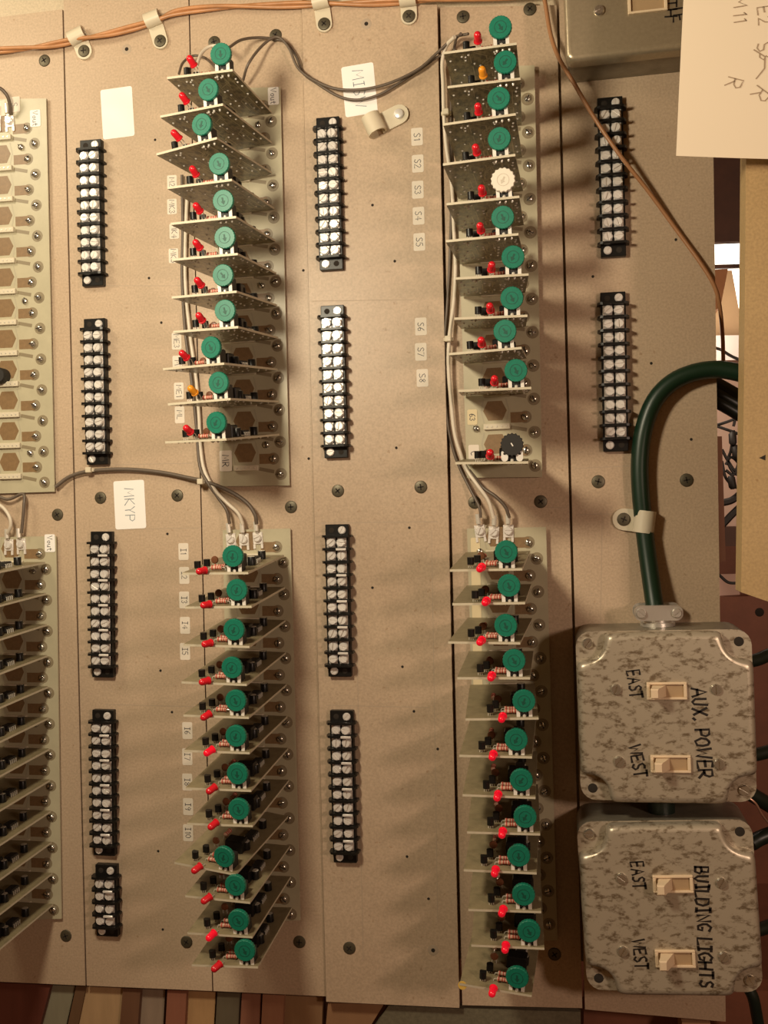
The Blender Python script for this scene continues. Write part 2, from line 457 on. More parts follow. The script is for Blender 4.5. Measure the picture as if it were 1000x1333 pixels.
# ================================================================== terminal strips
PITCH, TAB = .01005, .0092
def slotted_head(r, h, slot=.0009, dome=.25):
    """Cheese head with a real slot: two D-shaped halves over a disc."""
    g = G().lathe([(r, 0), (r, h * .55), (r * .985, h * .6)], 16)
    for sgn in (1, -1):
        a0 = math.asin(slot / 2 / (r * .97))
        for (rr0, z0), (rr1, z1) in (((r * .97, h * .6), (r * .80, h)),):
            def half(rr, z):
                b0 = math.asin(min(.9, slot / 2 / rr))
                pts = [(rr * math.cos(b0 + (math.pi - 2 * b0) * k / 8), rr * math.sin(b0 + (math.pi - 2 * b0) * k / 8) * 1, z) for k in range(9)]
                return [(x * sgn, y * sgn, q) for x, y, q in pts]
            g.loft([half(rr0, z0), half(rr1, z1)], cap0=False)
    return g
ME_TS = [slotted_head(.0036, .0026).mesh('screw', M_STEEL)]
ME_TP = G().box(-.0037, .0037, -.0038, .0038, 0, .0007, bev=.0002).mesh('contact_plate', M_TPLATE)
ME_MS = slotted_head(.0031, .0016, .0008).mesh('mounting_screw', M_STEEL)
def barrier_mesh():
    o = [(-.0118, .0015), (-.0100, .0015), (-.0100, .0005), (.0100, .0005), (.0100, .0015), (.0118, .0015), (.0116, .0075), (.0098, .0112), (.0078, .0118), (-.0078, .0118), (-.0098, .0112), (-.0116, .0075)]
    g = G().prism([(x, z) for x, z in o], -.0009, .0009, 0, RX(90))
    return g.mesh('barrier', M_BLACK, 0)
ME_BAR = barrier_mesh()
ME_JUMP = G().box(-.0040, .0040, -.0009, .0009, .0, .0013, bev=.0003).mesh('jumper_bar', M_PLATE)
ME_MHOLE = G().lathe([(.0022, .0), (.0018, .0001)], 12).mesh('mounting_hole', M_HOLE)
_bodies = {}
def strip_body(n):
    if n not in _bodies:
        L = 2 * TAB + n * PITCH
        g = G().box(-.0092, .0092, -L / 2, L / 2, 0, .0052, bev=.0004)
        g.box(-.0092, .0092, -L / 2 + TAB, L / 2 - TAB, .00515, .0066, bev=.0002)
        g.box(-.0009, .0009, -L / 2 + TAB, L / 2 - TAB, .0066, .0074)
        _bodies[n] = g.mesh('body', M_BLACK, 0)
    return _bodies[n]
strips = [((117, 182), (120, 371), 10, 0, 'beside blank white sticker, uppermost of left line'), ((122, 416), (126, 603), 10, 0, 'second from top of left line'),
 ((131, 694), (133, 880), 10, 1, 'below MKYP sticker, third of left line'), ((133, 924), (135, 1115), 10, 1, 'just above the short strip in left line'), ((137, 1124), (139, 1222), 4, 1, ''),
 ((427, 152), (432, 353), 10, 0, 'below sagging wires, topmost on raised middle panel'), ((433, 400), (438, 594), 10, 0, 'second from top on the raised middle panel'),
 ((439, 684), (443, 879), 10, 2, 'third from top on the raised middle panel'), ((445, 924), (450, 1123), 10, 2, 'lowest on the raised middle panel'),
 ((794, 126), (799, 333), 10, 0, 'crossed by the thin brown wire'), ((798, 382), (802, 585), 10, 0, 'left of the green cable bend')]
for a, b, n, jump, where in strips:
    pa, pb = P(*a, .006), P(*b, .006)
    c = (pa + pb) / 2
    z = BZ[board_of((a[0] + b[0]) / 2, (a[1] + b[1]) / 2)]
    c.z = z
    t = thing('terminal_strip', frame(c, down=c + (pb - pa)), ('black ten-row terminal strip ' + where) if n == 10 else 'short black four-row barrier terminal strip below the ten-row ones', 'terminal strip', 'barrier terminal strips on the panel')
    L = 2 * TAB + n * PITCH
    put('body', strip_body(n), t)
    for k in range(n + 1):
        put('barrier', ME_BAR, t, T_(0, L / 2 - TAB - k * PITCH, 0))
    for k in range(n):
        y = L / 2 - TAB - (k + .5) * PITCH
        for s in (-1, 1):
            put('contact_plate', ME_TP, t, T_(s * .0041, y, .0067))
            put('screw', ME_TS[0], t, T_(s * .0040 + random.uniform(-.0002, .0002), y + random.uniform(-.0003, .0003), .0076 + random.uniform(0, .0006)) @ RZ(random.uniform(0, 180)) @ RX(random.uniform(-3, 3)))
    if jump:
        for k in range(1, n, 2):
            put('jumper_bar', ME_JUMP, t, T_(.0045, L / 2 - TAB - k * PITCH, .0119))
    put('mounting_screw', ME_MS, t, T_(.0042, L / 2 - TAB / 2, .0053) @ RZ(random.uniform(0, 180)))
    put('mounting_screw', ME_MS, t, T_(-.0042, -L / 2 + TAB / 2, .0053) @ RZ(random.uniform(0, 180)))
    put('mounting_hole', ME_MHOLE, t, T_(-.0042, L / 2 - TAB / 2, .0053))
    put('mounting_hole', ME_MHOLE, t, T_(.0042, -L / 2 + TAB / 2, .0053))

# ================================================================== base circuit boards
HB = .0035                      # height of their top face over the panel
def domed_screw():
    g = G().lathe([(.0027, 0), (.0027, .0008), (.0024, .0016), (.0016, .0022), (.0007, .0024)], 16)
    g.box(-.0026, .0026, -.00035, .00035, .0021, .00246, 1)
    return g.mesh('screw', [M_CHROME, M_HOLE])
ME_BS = domed_screw()
ME_RP = G().lathe([(.0048, 0), (.0047, .00008)], 18).mesh('pad_ring', M_RINGPAD)
def socket_mesh():
    g = G().box(-.0100, .0100, -.0022, .0022, 0, .0030, bev=.0004)
    return g.mesh('socket', M_SOCKET, 0)
ME_SOCK = socket_mesh()
ME_PIN = G().box(-.0005, .0005, -.0005, .0005, 0, .0005).mesh('socket_pin', M_SILVER, 0)
def hex_pad():
    o = [(-.0090, 0), (-.0054, .0074), (.0054, .0074), (.0090, 0), (.0054, -.0074), (-.0054, -.0074)]
    return G().prism([(x * 1, y) for x, y in reversed(o)], 0, .0001).mesh('hexagon_pad', M_COPPER, 0)
ME_HEX = hex_pad()
ME_HPAD = G().box(0, .0125, -.0040, .0040, 0, .0001).mesh('copper_pad', M_COPPER, 0)
ME_TRC = G().box(0, .0125, -.0014, .0014, 0, .00008).mesh('copper_trace', M_RINGPAD, 0)
def outline_traces():
    g = G()
    g.ribbon([(-.0085, .0088), (-.0105, 0), (-.0085, -.0088)], .0010, 0)
    g.ribbon([(.0085, .0088), (.0105, 0), (.0085, -.0088)], .0010, 0)
    return g.mesh('trace_outline', M_TRACE, 0)
ME_OTR = outline_traces()
CARDBASE = {}
# name: outline px (TL, TR, BR, BL), first and last right-hand screw, number of slots, left screw offset px, slots without a card, extra screws
bases = [
 ('upper far left', [(-60, 130), (60, 128), (71, 640), (-50, 644)], (45, 187), (58, 628), 12, (-10, -20), 29, [(28, 192), (33, 392), (40, 590)]),
 ('lower far left', [(-60, 700), (73, 698), (80, 1196), (-50, 1200)], (60, 741), (70, 1184), 12, (-8, -20), 29, [(44, 743), (48, 942), (54, 1142)]),
 ('upper left', [(277, 116), (365, 113), (377, 632), (287, 633)], (353, 158), (366, 617), 12, (-10, -20), 29, [(336, 163), (341, 372), (347, 579)]),
 ('lower left', [(290, 690), (378, 688), (391, 1198), (300, 1202)], (369, 732), (379, 1190), 12, (-9, -20), 30, [(354, 937), (359, 1148)]),
 ('upper right', [(590, 88), (696, 85), (706, 621), (608, 622)], (687, 129), (697, 606), 12, (-12, -20), 32, [(684, 543 - 86), (685, 586), (620, 558)]),
 ('lower right', [(608, 688), (711, 686), (726, 1224), (624, 1228)], (699, 727), (715, 1203), 12, (-11, -21), 32, [(625, 718)]),
]
BASE = {}
for nm, out, r0, r1, ns, loff, sockdx, extra in bases:
    zb = -.002 if 'right' in nm else 0.0
    o = P(*out[0], HB)
    Fm = frame(o, down=P(*out[3], HB))
    Fm.translation.z = zb
    inv = Fm.inverted()
    hb = HB - zb
    t = thing('base_circuit_board', Fm, 'flat base circuit board with a row of screws, ' + nm + ' on the panel', 'circuit board', 'base circuit boards')
    loc = [inv @ P(*q, HB) for q in out]
    put('laminate', G().prism([(q.x, q.y) for q in reversed(loc)], hb - .0016, hb).mesh('laminate', M_PCB, 0), t)
    gs = G()
    for q in loc:
        c = sum(loc, Vector()) / 4
        v = q + (c - q) * .12
        gs.lathe([(.003, 0), (.003, hb - .0016)], 10, 0, T_(v.x, v.y, 0))
    put('standoffs', gs.mesh('standoffs', M_SILVER), t, None, None, None, None, 'stuff')
    slots = []
    for k in range(ns):
        f = k / (ns - 1)
        rx, ry = r0[0] + (r1[0] - r0[0]) * f, r0[1] + (r1[1] - r0[1]) * f
        R_, L_ = inv @ P(rx, ry, HB), inv @ P(rx + loff[0], ry + loff[1], HB)
        for q in (R_, L_):
            put('pad_ring', ME_RP, t, T_(q.x, q.y, hb + .00002))
            put('screw', ME_BS, t, T_(q.x, q.y, hb + .0001) @ RZ(random.uniform(0, 180)) @ RX(random.uniform(-4, 4)))
        sx_, sy_ = rx - sockdx, ry - 8
        S_ = inv @ P(sx_, sy_, HB)
        cx = S_.x - .0100
        put('socket', ME_SOCK, t, T_(cx, S_.y, hb))
        for j in range(5):
            put('socket_pin', ME_PIN, t, T_(cx + (j - 2) * .0037, S_.y, hb + .0030))
        put('copper_trace', ME_TRC, t, T_(S_.x + .0004, S_.y - .0008, hb + .00001) @ RZ(-12))
        put('hexagon_pad', ME_HEX, t, T_(cx - .001, S_.y + .0122, hb + .00001))
        put('trace_outline', ME_OTR, t, T_(cx - .001, S_.y + .0122, hb + .0001))
        put('copper_pad', ME_HPAD, t, T_(S_.x + .0006, L_.y, hb + .00001))
        slots.append((sx_, sy_))
    for q in extra:
        e = inv @ P(*q, HB)
        put('screw', ME_BS, t, T_(e.x, e.y, hb + .0001) @ RZ(random.uniform(0, 180)))
    if nm == 'upper far left':
        e = inv @ P(-1, 489, .010)
        put('can_capacitor', G().lathe([(.0066, hb), (.0066, .012), (.0058, .0132)], 20).mesh('can_capacitor', M_BLACKM), t, T_(e.x, e.y, .0001), 'black round capacitor')
    BASE[nm] = (t, inv, hb, slots)

# screw terminals with ring lugs at the heads of some base boards
def lug_meshes():
    a = G().box(-.0040, .0040, -.0050, .0045, 0, .0012, bev=.0003).box(-.0040, -.0022, -.0085, -.0050, 0, .0012).box(.0022, .0040, -.0085, -.0050, 0, .0012)
    b = G().tube([(0, .0055, .0022), (0, .0130, .0026)], .0019, 10)
    b.box(-.0012, .0012, .0040, .0060, .0012, .0018)
    return a.mesh('clamp_plate', M_PLATE, 0), b.mesh('crimp_lug', M_SILVER), slotted_head(.0033, .0024, .0009).mesh('screw', M_STEEL)
ME_CLP, ME_LUG, ME_CS = lug_meshes()
LUGS = {}
for nm, pts in (('lower left', [(301, 702), (318, 702), (336, 700)]), ('lower right', [(625, 691), (643, 693), (662, 691)]), ('lower far left', [(12, 709), (28, 708)]), ('upper far left', [(-4, 158), (13, 158)])):
    t, inv, hb, _s = BASE[nm]
    for px, py in pts:
        q = inv @ P(px, py, HB)
        up = T_(q.x, q.y, hb) @ RZ(random.uniform(-6, 6))
        put('clamp_plate', ME_CLP, t, up)
        put('crimp_lug', ME_LUG, t, up @ T_(0, 0, .0013))
        put('screw', ME_CS, t, up @ T_(0, 0, .0014) @ RZ(random.uniform(0, 180)))

# ================================================================== plug-in cards
CW, CL, CT = .0490, .0900, .0016
def card_board():
    g = G()
    w2 = CW / 2
    vs = [(-w2, 0, 0), (w2, 0, 0), (w2, CL, 0), (-w2, CL, 0), (-w2, 0, CT), (w2, 0, CT), (w2, CL, CT), (-w2, CL, CT)]
    g.add(vs, [(4, 5, 6, 7)], 0)
    g.add(vs, [(3, 2, 1, 0)], 1)
    g.add(vs, [(0, 1, 5, 4), (1, 2, 6, 5), (2, 3, 7, 6), (3, 0, 4, 7)], 2)
    return g.mesh('circuit_board', [M_CARDT, M_CARDB, M_CARDE], 0)
ME_CARD = card_board()
def wheel_mesh(m, r=.0078, teeth=24, th=.0034, low=.965):
    rings = []
    for z, k in ((0, .97), (.0006, 1.0), (th - .0006, 1.0), (th, .95)):
        rings.append([((r * k * (1 if i % 2 else low)) * math.cos(math.pi * i / teeth), (r * k * (1 if i % 2 else low)) * math.sin(math.pi * i / teeth), z) for i in range(2 * teeth)])
    return G().loft(rings).mesh('knob_wheel', m, 25)
ME_WG, ME_WW, ME_WB = wheel_mesh(M_GREEN), wheel_mesh(M_WHITEK, .0084, 16, .0034, .91), wheel_mesh(M_BLACKM, .0080, 18, .0034, .90)
def arrow_mesh(m):
    g = G().prism([(-.0006, -.0022), (.0006, -.0022), (.0006, .0004), (.0017, .0004), (0, .0030), (-.0017, .0004), (-.0006, .0004)], 0, .00012)
    g.lathe([(.0042, .0), (.0042, .0001), (.0038, .0001), (.0038, 0)], 24, cap0=False, cap1=False)
    return g.mesh('arrow_slot', m, 0)
ME_ARG, ME_ARW, ME_ARB = arrow_mesh(M_GREEND), arrow_mesh(mat('ivory_slot', (.55, .49, .40), .5)), G().box(-.0004, .0004, -.0013, .0013, 0, .0002).mesh('arrow_slot', M_WHITE, 0)
ME_POT = G().box(-.0050, .0050, 0, .0095, .0002, .0102, bev=.0006).mesh('potentiometer', M_BLACKM, 0)
def leg_plate():
    o = [(-.0012, 0), (.0012, 0), (.0012, .0052), (.0008, .0062), (-.0008, .0062), (-.0012, .0052)]
    return G().prism(o, -.0004, .0004, 0, RX(90)).mesh('terminal_leg', M_WHITE, 0)
ME_LEG = leg_plate()
def legs_black():
    g = G().prism(round_rect(.0046, .0078, .0022, 4), -.0004, .0004, 0, T_(0, 0, .0039) @ RX(90))
    g.lathe([(.0009, 0), (.0008, .0002)], 10, 1, T_(0, .0004, .0052) @ RX(-90))
    return g.mesh('terminal_leg', [M_WHITE, M_HOLE], 0)
ME_LEGB = legs_black()
ME_PPAD = G().lathe([(.0012, 0), (.0011, .0012), (.0006, .0017)], 10).mesh('solder_pad', M_SILVER)
def led_mesh(m):
    p = [(.0029, 0), (.0029, .0010), (.0025, .0011), (.0025, .0058)] + [(.0025 * math.cos(a), .0058 + .0025 * math.sin(a)) for a in (math.radians(x) for x in (20, 40, 60, 78))]
    return G().lathe(p, 16).mesh('indicator_lamp', m, 40)
ME_LEDR, ME_LEDO, ME_LEDON = led_mesh(M_LEDR), led_mesh(M_LEDO), led_mesh(M_LEDON)
ME_LEDL = G().tube([(-.0012, -.0060, 0), (-.0012, -.0040, .0030), (-.0012, 0, .0042)], .0003, 5).tube([(.0012, -.0060, 0), (.0012, -.0040, .0030), (.0012, 0, .0042)], .0003, 5).mesh('lead_wire', M_SILVER, 0)
def resistor_mesh():
    g = G()
    xs = [(-.0042, .0010), (-.0040, .0015), (-.0030, .0017), (-.0026, .0014), (-.0020, .0013), (.0020, .0013), (.0026, .0014), (.0030, .0017), (.0040, .0015), (.0042, .0010)]
    g.lathe([(r, x) for x, r in xs], 12, 0, RY(90))
    for x, r in ((-.0031, .00176), (-.0012, .0014), (.0004, .0014), (.0030, .00176)):
        g.lathe([(r - .0002, x - .00045), (r, x - .0004), (r, x + .0004), (r - .0002, x + .00045)], 12, 1, RY(90))
    for s in (-1, 1):
        g.tube([(s * .0041, 0, 0), (s * .0058, 0, -.0001), (s * .0064, 0, -.0008), (s * .0065, 0, -.0020)], .0003, 5, 2)
    return g.mesh('resistor', [M_RESIST, M_BANDR, M_SILVER])
ME_RES = resistor_mesh()
def transistor_mesh():
    o = [(.0024 * math.cos(math.radians(a)), .0024 * math.sin(math.radians(a))) for a in range(-40, 221, 20)]
    g = G().prism(o, .0022, .0072, 0)
    for x in (-.0014, 0, .0014):
        g.tube([(x, .0004, 0), (x, .0004, .0024)], .0003, 5, 1)
    return g.mesh('transistor', [M_BLACK, M_SILVER], 40)
ME_TRA = transistor_mesh()
def chip_mesh():
    g = G().box(-.0050, .0050, -.0032, .0032, .0012, .0046, bev=.0003)
    for k in range(4):
        for s in (-1, 1):
            x = -.0038 + k * .00254
            g.box(x - .0004, x + .0004, s * .0038 - .0003, s * .0038 + .0003, 0, .0030, 1)
            g.box(x - .0006, x + .0006, min(s * .0032, s * .0041), max(s * .0032, s * .0041), .0026, .0031, 1)
    return g.mesh('chip', [M_BLACKM, M_SILVER], 0)
ME_CHIP = chip_mesh()
def relay_mesh():
    g = G().box(-.0070, .0070, -.0050, .0050, .0003, .0090, bev=.0007)
    return g.mesh('relay', M_BLACK, 0)
ME_REL = relay_mesh()
def disc_cap():
    g = G().lathe([(.0010, -.0011), (.0024, -.0009), (.0029, 0), (.0024, .0009), (.0010, .0011)], 14, 0, T_(0, 0, .0050) @ RX(90))
    for s in (-1, 1):
        g.tube([(s * .0016, 0, 0), (s * .0014, 0, .0032)], .0003, 5, 1)
    return g.mesh('disc_capacitor', [M_BROWNC, M_SILVER], 40)
ME_CAP = disc_cap()
def can_cap():
    g = G().lathe([(.0030, .0004), (.0030, .0062), (.0027, .0066)], 14, 0).lathe([(.0025, .0066), (.0024, .0067)], 14, 1)
    return g.mesh('can_capacitor', [M_BLACK, M_SILVER], 40)
ME_CAN = can_cap()
def solder_joints():
    rnd = random.Random(5)
    g = G()
    for i in range(34):
        x, y = rnd.uniform(-.022, .022), rnd.uniform(.012, CL - .004)
        g.lathe([(.0009, 0), (.0007, -.0004), (.0003, -.0008)], 6, 0, T_(x, y, -.00002))
    for x in (-.0110, -.0150, -.0195):
        g.lathe([(.0009, 0), (.0008, -.0006), (.0004, -.0014)], 8, 0, T_(x, CL - .0055, 0))
    return g.mesh('solder_joints', M_SILVER, 0)
ME_SOL = solder_joints()
def solder_traces():
    rnd = random.Random(11)
    g = G()
    for i in range(26):
        x, y = rnd.uniform(-.021, .012), rnd.uniform(.010, CL - .020)
        l = rnd.uniform(.008, .03)
        pts = [(x, y), (x, min(CL - .003, y + l))]
        if rnd.random() < .6:
            dx = rnd.choice((-1, 1)) * rnd.uniform(.002, .008)
            pts += [(max(-.022, min(.022, x + dx)), min(CL - .002, y + l + abs(dx)))]
        g.ribbon(pts, rnd.uniform(.0005, .0012), -.00008)
    return g.mesh('copper_traces', mat('tinned_copper', (.46, .39, .22), .3), 0)
ME_TRS = solder_traces()

ORD = ['first', 'second', 'third', 'fourth', 'fifth', 'sixth', 'seventh', 'eighth', 'ninth', 'tenth', 'eleventh', 'twelfth']
def make_card(L_, R_, slot, label, ledf, potd, knob='green', lamp='red', group=None, base=None):
    """L_, R_: pixels of the outer corners; slot: pixel of the socket's right end; the card is the same everywhere."""
    mid = ((L_[0] + R_[0]) / 2, (L_[1] + R_[1]) / 2)
    b = P(slot[0], slot[1], base) + Vector((CARDDX[group], 0, 0))
    h = CL
    for _ in range(6):
        o = P(mid[0], mid[1], h)
        h += (CL - (o - b).length)
    o = P(mid[0], mid[1], h)
    yv = (o - b).normalized()
    xv = P(*R_, h) - P(*L_, h)
    xv = (xv - yv * xv.dot(yv)).normalized()
    xv = -xv
    zv = xv.cross(yv)
    Mx = Matrix(((xv.x, yv.x, zv.x, b.x), (xv.y, yv.y, zv.y, b.y), (xv.z, yv.z, zv.z, b.z), (0, 0, 0, 1)))
    def TC(x, y, z):             # x counted from left to right
        return Matrix.Translation((-x, y, z))
    t = thing('circuit_card', Mx, label, 'circuit card', group)
    put('circuit_board', ME_CARD, t, TC(0, 0, -CT / 2))
    z0 = CT / 2
    put('solder_joints', ME_SOL, t, TC(0, 0, -z0), None, None, None, 'stuff')
    put('copper_traces', ME_TRS, t, TC(0, 0, -z0), None, None, None, 'stuff')
    def at(px, lift):           # x across the card of a pixel near the outer edge
        k = (px - L_[0]) / (R_[0] - L_[0])
        return (k - .5) * CW
    xp, zp = at(potd[0], 0), z0 + .0113
    pot = put('potentiometer', ME_POT, t, TC(xp, CL - .0125, z0))
    wh = put('knob_wheel', {'green': ME_WG, 'white': ME_WW, 'black': ME_WB}[knob], t, TC(xp, CL - .0025, zp) @ RX(-90), {'white': 'white toothed wheel', 'black': 'black toothed wheel'}.get(knob))
    put('arrow_slot', {'green': ME_ARG, 'white': ME_ARW, 'black': ME_ARB}[knob], wh, T_(0, 0, .0034) @ RZ(random.uniform(-40, 40)))
    for s in (-1, 1):
        if knob == 'black':
            put('terminal_leg', ME_LEGB, t, TC(xp + s * .0050, CL - .0010, z0))
        else:
            put('terminal_leg', ME_LEG, t, TC(xp + s * .0041, CL - .0022, z0))
    put('solder_pad', ME_PPAD, t, TC(xp, CL - .0020, z0))
    xl = at(ledf[0], 0)
    tilt, lean = {'upper left card stack': (36, -14), 'upper right card stack': (26, 0), 'lower left card stack': (-16 if slot[1] > 850 else 0, -30), 'lower right card stack': (-6, -6)}.get(group, (0, 0))
    lo, lz = {'upper left card stack': (.0005, .0052), 'upper right card stack': (.0, .0036), 'lower left card stack': (.0005, .0016)}.get(group, (.0010, .0016))
    led = put('indicator_lamp', {'red': ME_LEDR, 'orange': ME_LEDO, 'lit': ME_LEDON}[lamp], t, TC(xl, CL + lo, z0 + lz) @ RZ(lean + random.uniform(-6, 6)) @ RX(-90 + tilt), 'orange lens' if lamp == 'orange' else None)
    put('lead_wire', ME_LEDL, t, TC(xl, CL + lo, z0 + lz - .0040))
    put('resistor', ME_RES, t, TC(xl + .0052, CL - .0085, z0 + .0022))
    put('resistor', ME_RES, t, TC(xl + .0052, CL - .0150, z0 + .0022))
    put('resistor', ME_RES, t, TC(-.0060, CL - .0470, z0 + .0022) @ RZ(90))
    put('transistor', ME_TRA, t, TC(xl - .0085, CL - .0070, z0))
    put('transistor', ME_TRA, t, TC(xl - .0050, CL - .0165, z0) @ RZ(180))
    put('disc_capacitor', ME_CAP, t, TC(xl - .0035, CL - .0290, z0))
    put('relay', ME_REL, t, TC(xl + .0125, CL - .0300, z0))
    put('chip', ME_CHIP, t, TC(.0130, CL - .0490, z0) @ RZ(90))
    put('can_capacitor', ME_CAN, t, TC(.0165, CL - .0330, z0))
    put('can_capacitor', ME_CAN, t, TC(.0140, CL - .0660, z0))
    return t

# across-card offset (metres) from the socket's right end to the card's middle line
CARDDX = {'upper left card stack': -.0055, 'lower left card stack': -.0050, 'upper right card stack': -.0110, 'lower right card stack': -.0110, 'lower far left card stack': -.0050}
HC = HB + .0032
ul = [((218, 101), (302, 92), 254, 288), ((208, 150), (290, 138), 245, 273), ((204, 198), (281, 183), 236, 265), ((217, 244), (302, 235), 257, 287), ((222, 291), (307, 283), 262, 292),
      ((224, 338), (309, 331), 262, 294), ((223, 387), (308, 380), 264, 292), ((224, 432), (311, 426), 265, 295), ((212, 480), (291, 474), 245, 276), ((220, 526), (298, 520), 256, 285), ((216, 576), (293, 572), 250, 282)]
ll = [((241, 747), (319, 746), 269, 302), ((245, 791), (323, 790), 275, 307), ((241, 840), (322, 842), 276, 304), ((236, 889), (321, 891), 273, 303), ((238, 932), (324, 934), 274, 308), ((238, 978), (326, 980), 278, 309),
      ((240, 1027), (328, 1029), 281, 311), ((245, 1073), (327, 1075), 283, 311), ((225, 1127), (308, 1135), 262, 293), ((241, 1168), (325, 1174), 275, 307), ((242, 1216), (330, 1219), 280, 313), ((250, 1257), (335, 1259), 288, 320)]
ur = [((579, 69), (671, 57), 623, 652), ((583, 114), (677, 102), 630, 659), ((577, 162), (671, 149), 624, 651), ((576, 214), (671, 202), 622, 652), ((580, 266), (677, 256), 629, 657), ((580, 314), (675, 305), 627, 656),
      ((594, 363), (687, 357), 640, 668), ((593, 415), (685, 411), 639, 666), ((584, 461), (679, 453), 628, 659), ((597, 509), (691, 505), 644, 672), None, ((592, 603), (688, 602), 638, 667)]
lr = [((585, 743), (680, 741), 628, 660), ((588, 787), (684, 785), 634, 664), ((583, 837), (677, 837), 628, 659), ((595, 883), (690, 883), 641, 670), ((606, 936), (701, 936), 655, 683), ((597, 984), (693, 986), 643, 673),
      ((602, 1035), (697, 1039), 649, 679), ((608, 1083), (703, 1087), 655, 684), ((605, 1133), (697, 1137), 646, 675), ((610, 1184), (704, 1188), 656, 682), ((615, 1230), (707, 1236), 659, 688), ((600, 1283), (690, 1295), 643, 671)]
for rows, nm, st in ((ul, 'upper left', 'upper left card stack'), (ll, 'lower left', 'lower left card stack'), (ur, 'upper right', 'upper right card stack'), (lr, 'lower right', 'lower right card stack')):
    slots = BASE[nm][3]
    for k, row in enumerate(rows):
        if row is None:
            continue
        Lp, Rp, xl, xp = row
        knob, lamp = 'green', 'red'
        if st.startswith('upper right') and k == 4: knob = 'white'
        if st.startswith('upper right') and k == 11: knob = 'black'
        if (st.startswith('upper right') and k == 1) or (st.startswith('upper left') and k == 9): lamp = 'orange'
        if st.startswith('lower right') or (st.startswith('lower left') and k in (5, 10)): lamp = 'lit'
        if knob == 'green':
            lab = 'green-knobbed circuit card with %s lamp, %s from top of %s' % ('orange' if lamp == 'orange' else 'red', ORD[k], st)
        elif knob == 'white':
            lab = 'circuit card with white toothed knob, fifth from top of upper right card stack'
        else:
            lab = 'circuit card with black toothed knob, lowest of upper right card stack'
        if k == 11 and st.startswith('lower'):
            lab = 'green-knobbed circuit card with red lamp, lowest of %s' % st
        make_card(Lp, Rp, slots[k], lab, (xl, 18 if nm == 'upper left' else 0), (xp,), knob, lamp, st, HC)
# the far-left lower stack: its cards stand like the others, their outer ends beyond the frame
ref = [P(q[0][0], q[0][1], CL) for q in ll], [P(q[1][0], q[1][1], CL) for q in ll]
def to_px(v):
    c = RC @ Vector((v.x, -v.y, D - v.z))
    return (500 + FPX * c.x / c.z, 666.5 + FPX * c.y / c.z)
for k, sl in enumerate(BASE['lower far left'][3]):
    b = P(sl[0], sl[1], HC) + Vector((CARDDX['lower far left card stack'], 0, 0))
    top = b + Vector((-.003, -.0045, CL))
    a, c = top + Vector((-CW / 2, 0, 0)), top + Vector((CW / 2, 0, 0))
    Lp, Rp = to_px(a), to_px(c)
    make_card(Lp, Rp, sl, 'edge-on circuit card, %s from top of lower far left card stack' % ORD[k], (Lp[0] + .42 * (Rp[0] - Lp[0]),), (Lp[0] + .8 * (Rp[0] - Lp[0]),), 'green', 'red', 'lower far left card stack', HC)

# ================================================================== paper tags and stickers
def tag(px, py, wpx, hpx, h, txt, label, m=M_PAPERT, ink=M_INK, size=None, cat='tag', name='paper_tag', group='small lettered paper tags', rot=0.0, wd=.0006, ofs=(0, 0), seed=1, r=.0012):
    c = P(px, py, h)
    wm = (P(px + wpx / 2, py, h) - P(px - wpx / 2, py, h)).length
    hm = (P(px, py + hpx / 2, h) - P(px, py - hpx / 2, h)).length
    down = P(px + .024 * 10, py + 10, h)
    Fm = frame(c, down=down) @ RZ(rot)
    t = put(name, G().prism(round_rect(wm, hm, r), 0.00002, .00016).mesh(name, m, 0), None, Fm, label, cat, group)
    if txt:
        sz = size or wm * .55
        put('lettering', lettering(txt, sz, wd, .03, seed=seed).mesh('lettering', ink, 0), t, T_(ofs[0], ofs[1], .00022) @ RZ(-90))
    return t
tag(153, 147, 41, 65, 0, '', 'blank white sticker right of the topmost left terminal strip', M_PAPERS, cat='sticker', name='sticker', group='white stickers', rot=2.2, r=.0018)
tag(468, 117, 42, 66, .0025, 'MISW', 'white sticker with blue lettering crossed by two grey wires', M_PAPERS, M_INKB, .0088, 'sticker', 'sticker', 'white stickers', rot=4.0, ofs=(.000, .001), r=.0018)
tag(169, 657, 40, 63, 0, 'MKYP', 'white sticker lettered MKYP above the third left terminal strip', M_PAPERS, M_INKB, .0082, 'sticker', 'sticker', 'white stickers', rot=1.5, ofs=(.000, .000), r=.0018)
small = [(224, 237, 'M2', 18), (224, 269, 'MK3', 20), (227, 301, 'MK4', 20), (226, 333, 'MK5', 19), (230, 444, 'ME3', 22), (231, 472, 'M', 18), (233, 509, 'ME1', 22), (234, 540, 'ML', 22)]
for i, (x, y, s, hh) in enumerate(small):
    tag(x, y, 12.5, hh, 0, s, 'small paper tag lettered %s left of the upper left card stack' % s, seed=i, wd=.00045)
tag(294, 600, 16, 27, HB + .0002, 'MR', 'paper tag lettered MR on base board under the lowest upper left card', size=.0055, seed=3)
for i, (x, y, s) in enumerate([(543, 178, 'S1'), (544, 213, 'S2'), (544, 247, 'S3'), (545, 281, 'S4'), (546, 315, 'S5'), (548, 425, 'S6'), (548, 458, 'S7'), (550, 492, 'S8')]):
    tag(x, y, 15, 23, .0025, s, 'small paper tag lettered %s in the column beside upper right cards' % s, seed=20 + i, wd=.0005)
tag(615, 543, 13, 20, HB - .002 + .0022, '63', 'yellowed paper tag lettered 63 at the empty card slot', M_PAPERY, seed=40, wd=.0006)
tag(617, 590, 14, 22, HB + .0002, 'C', 'paper tag lettered C behind the card with black knob', seed=41, wd=.0006)
tag(46, 154, 13.5, 22, HB + .0002, 'Vout', 'white tag lettered Vout on the upper far left base board', M_PAPERS, size=.0046, seed=42, wd=.0005)
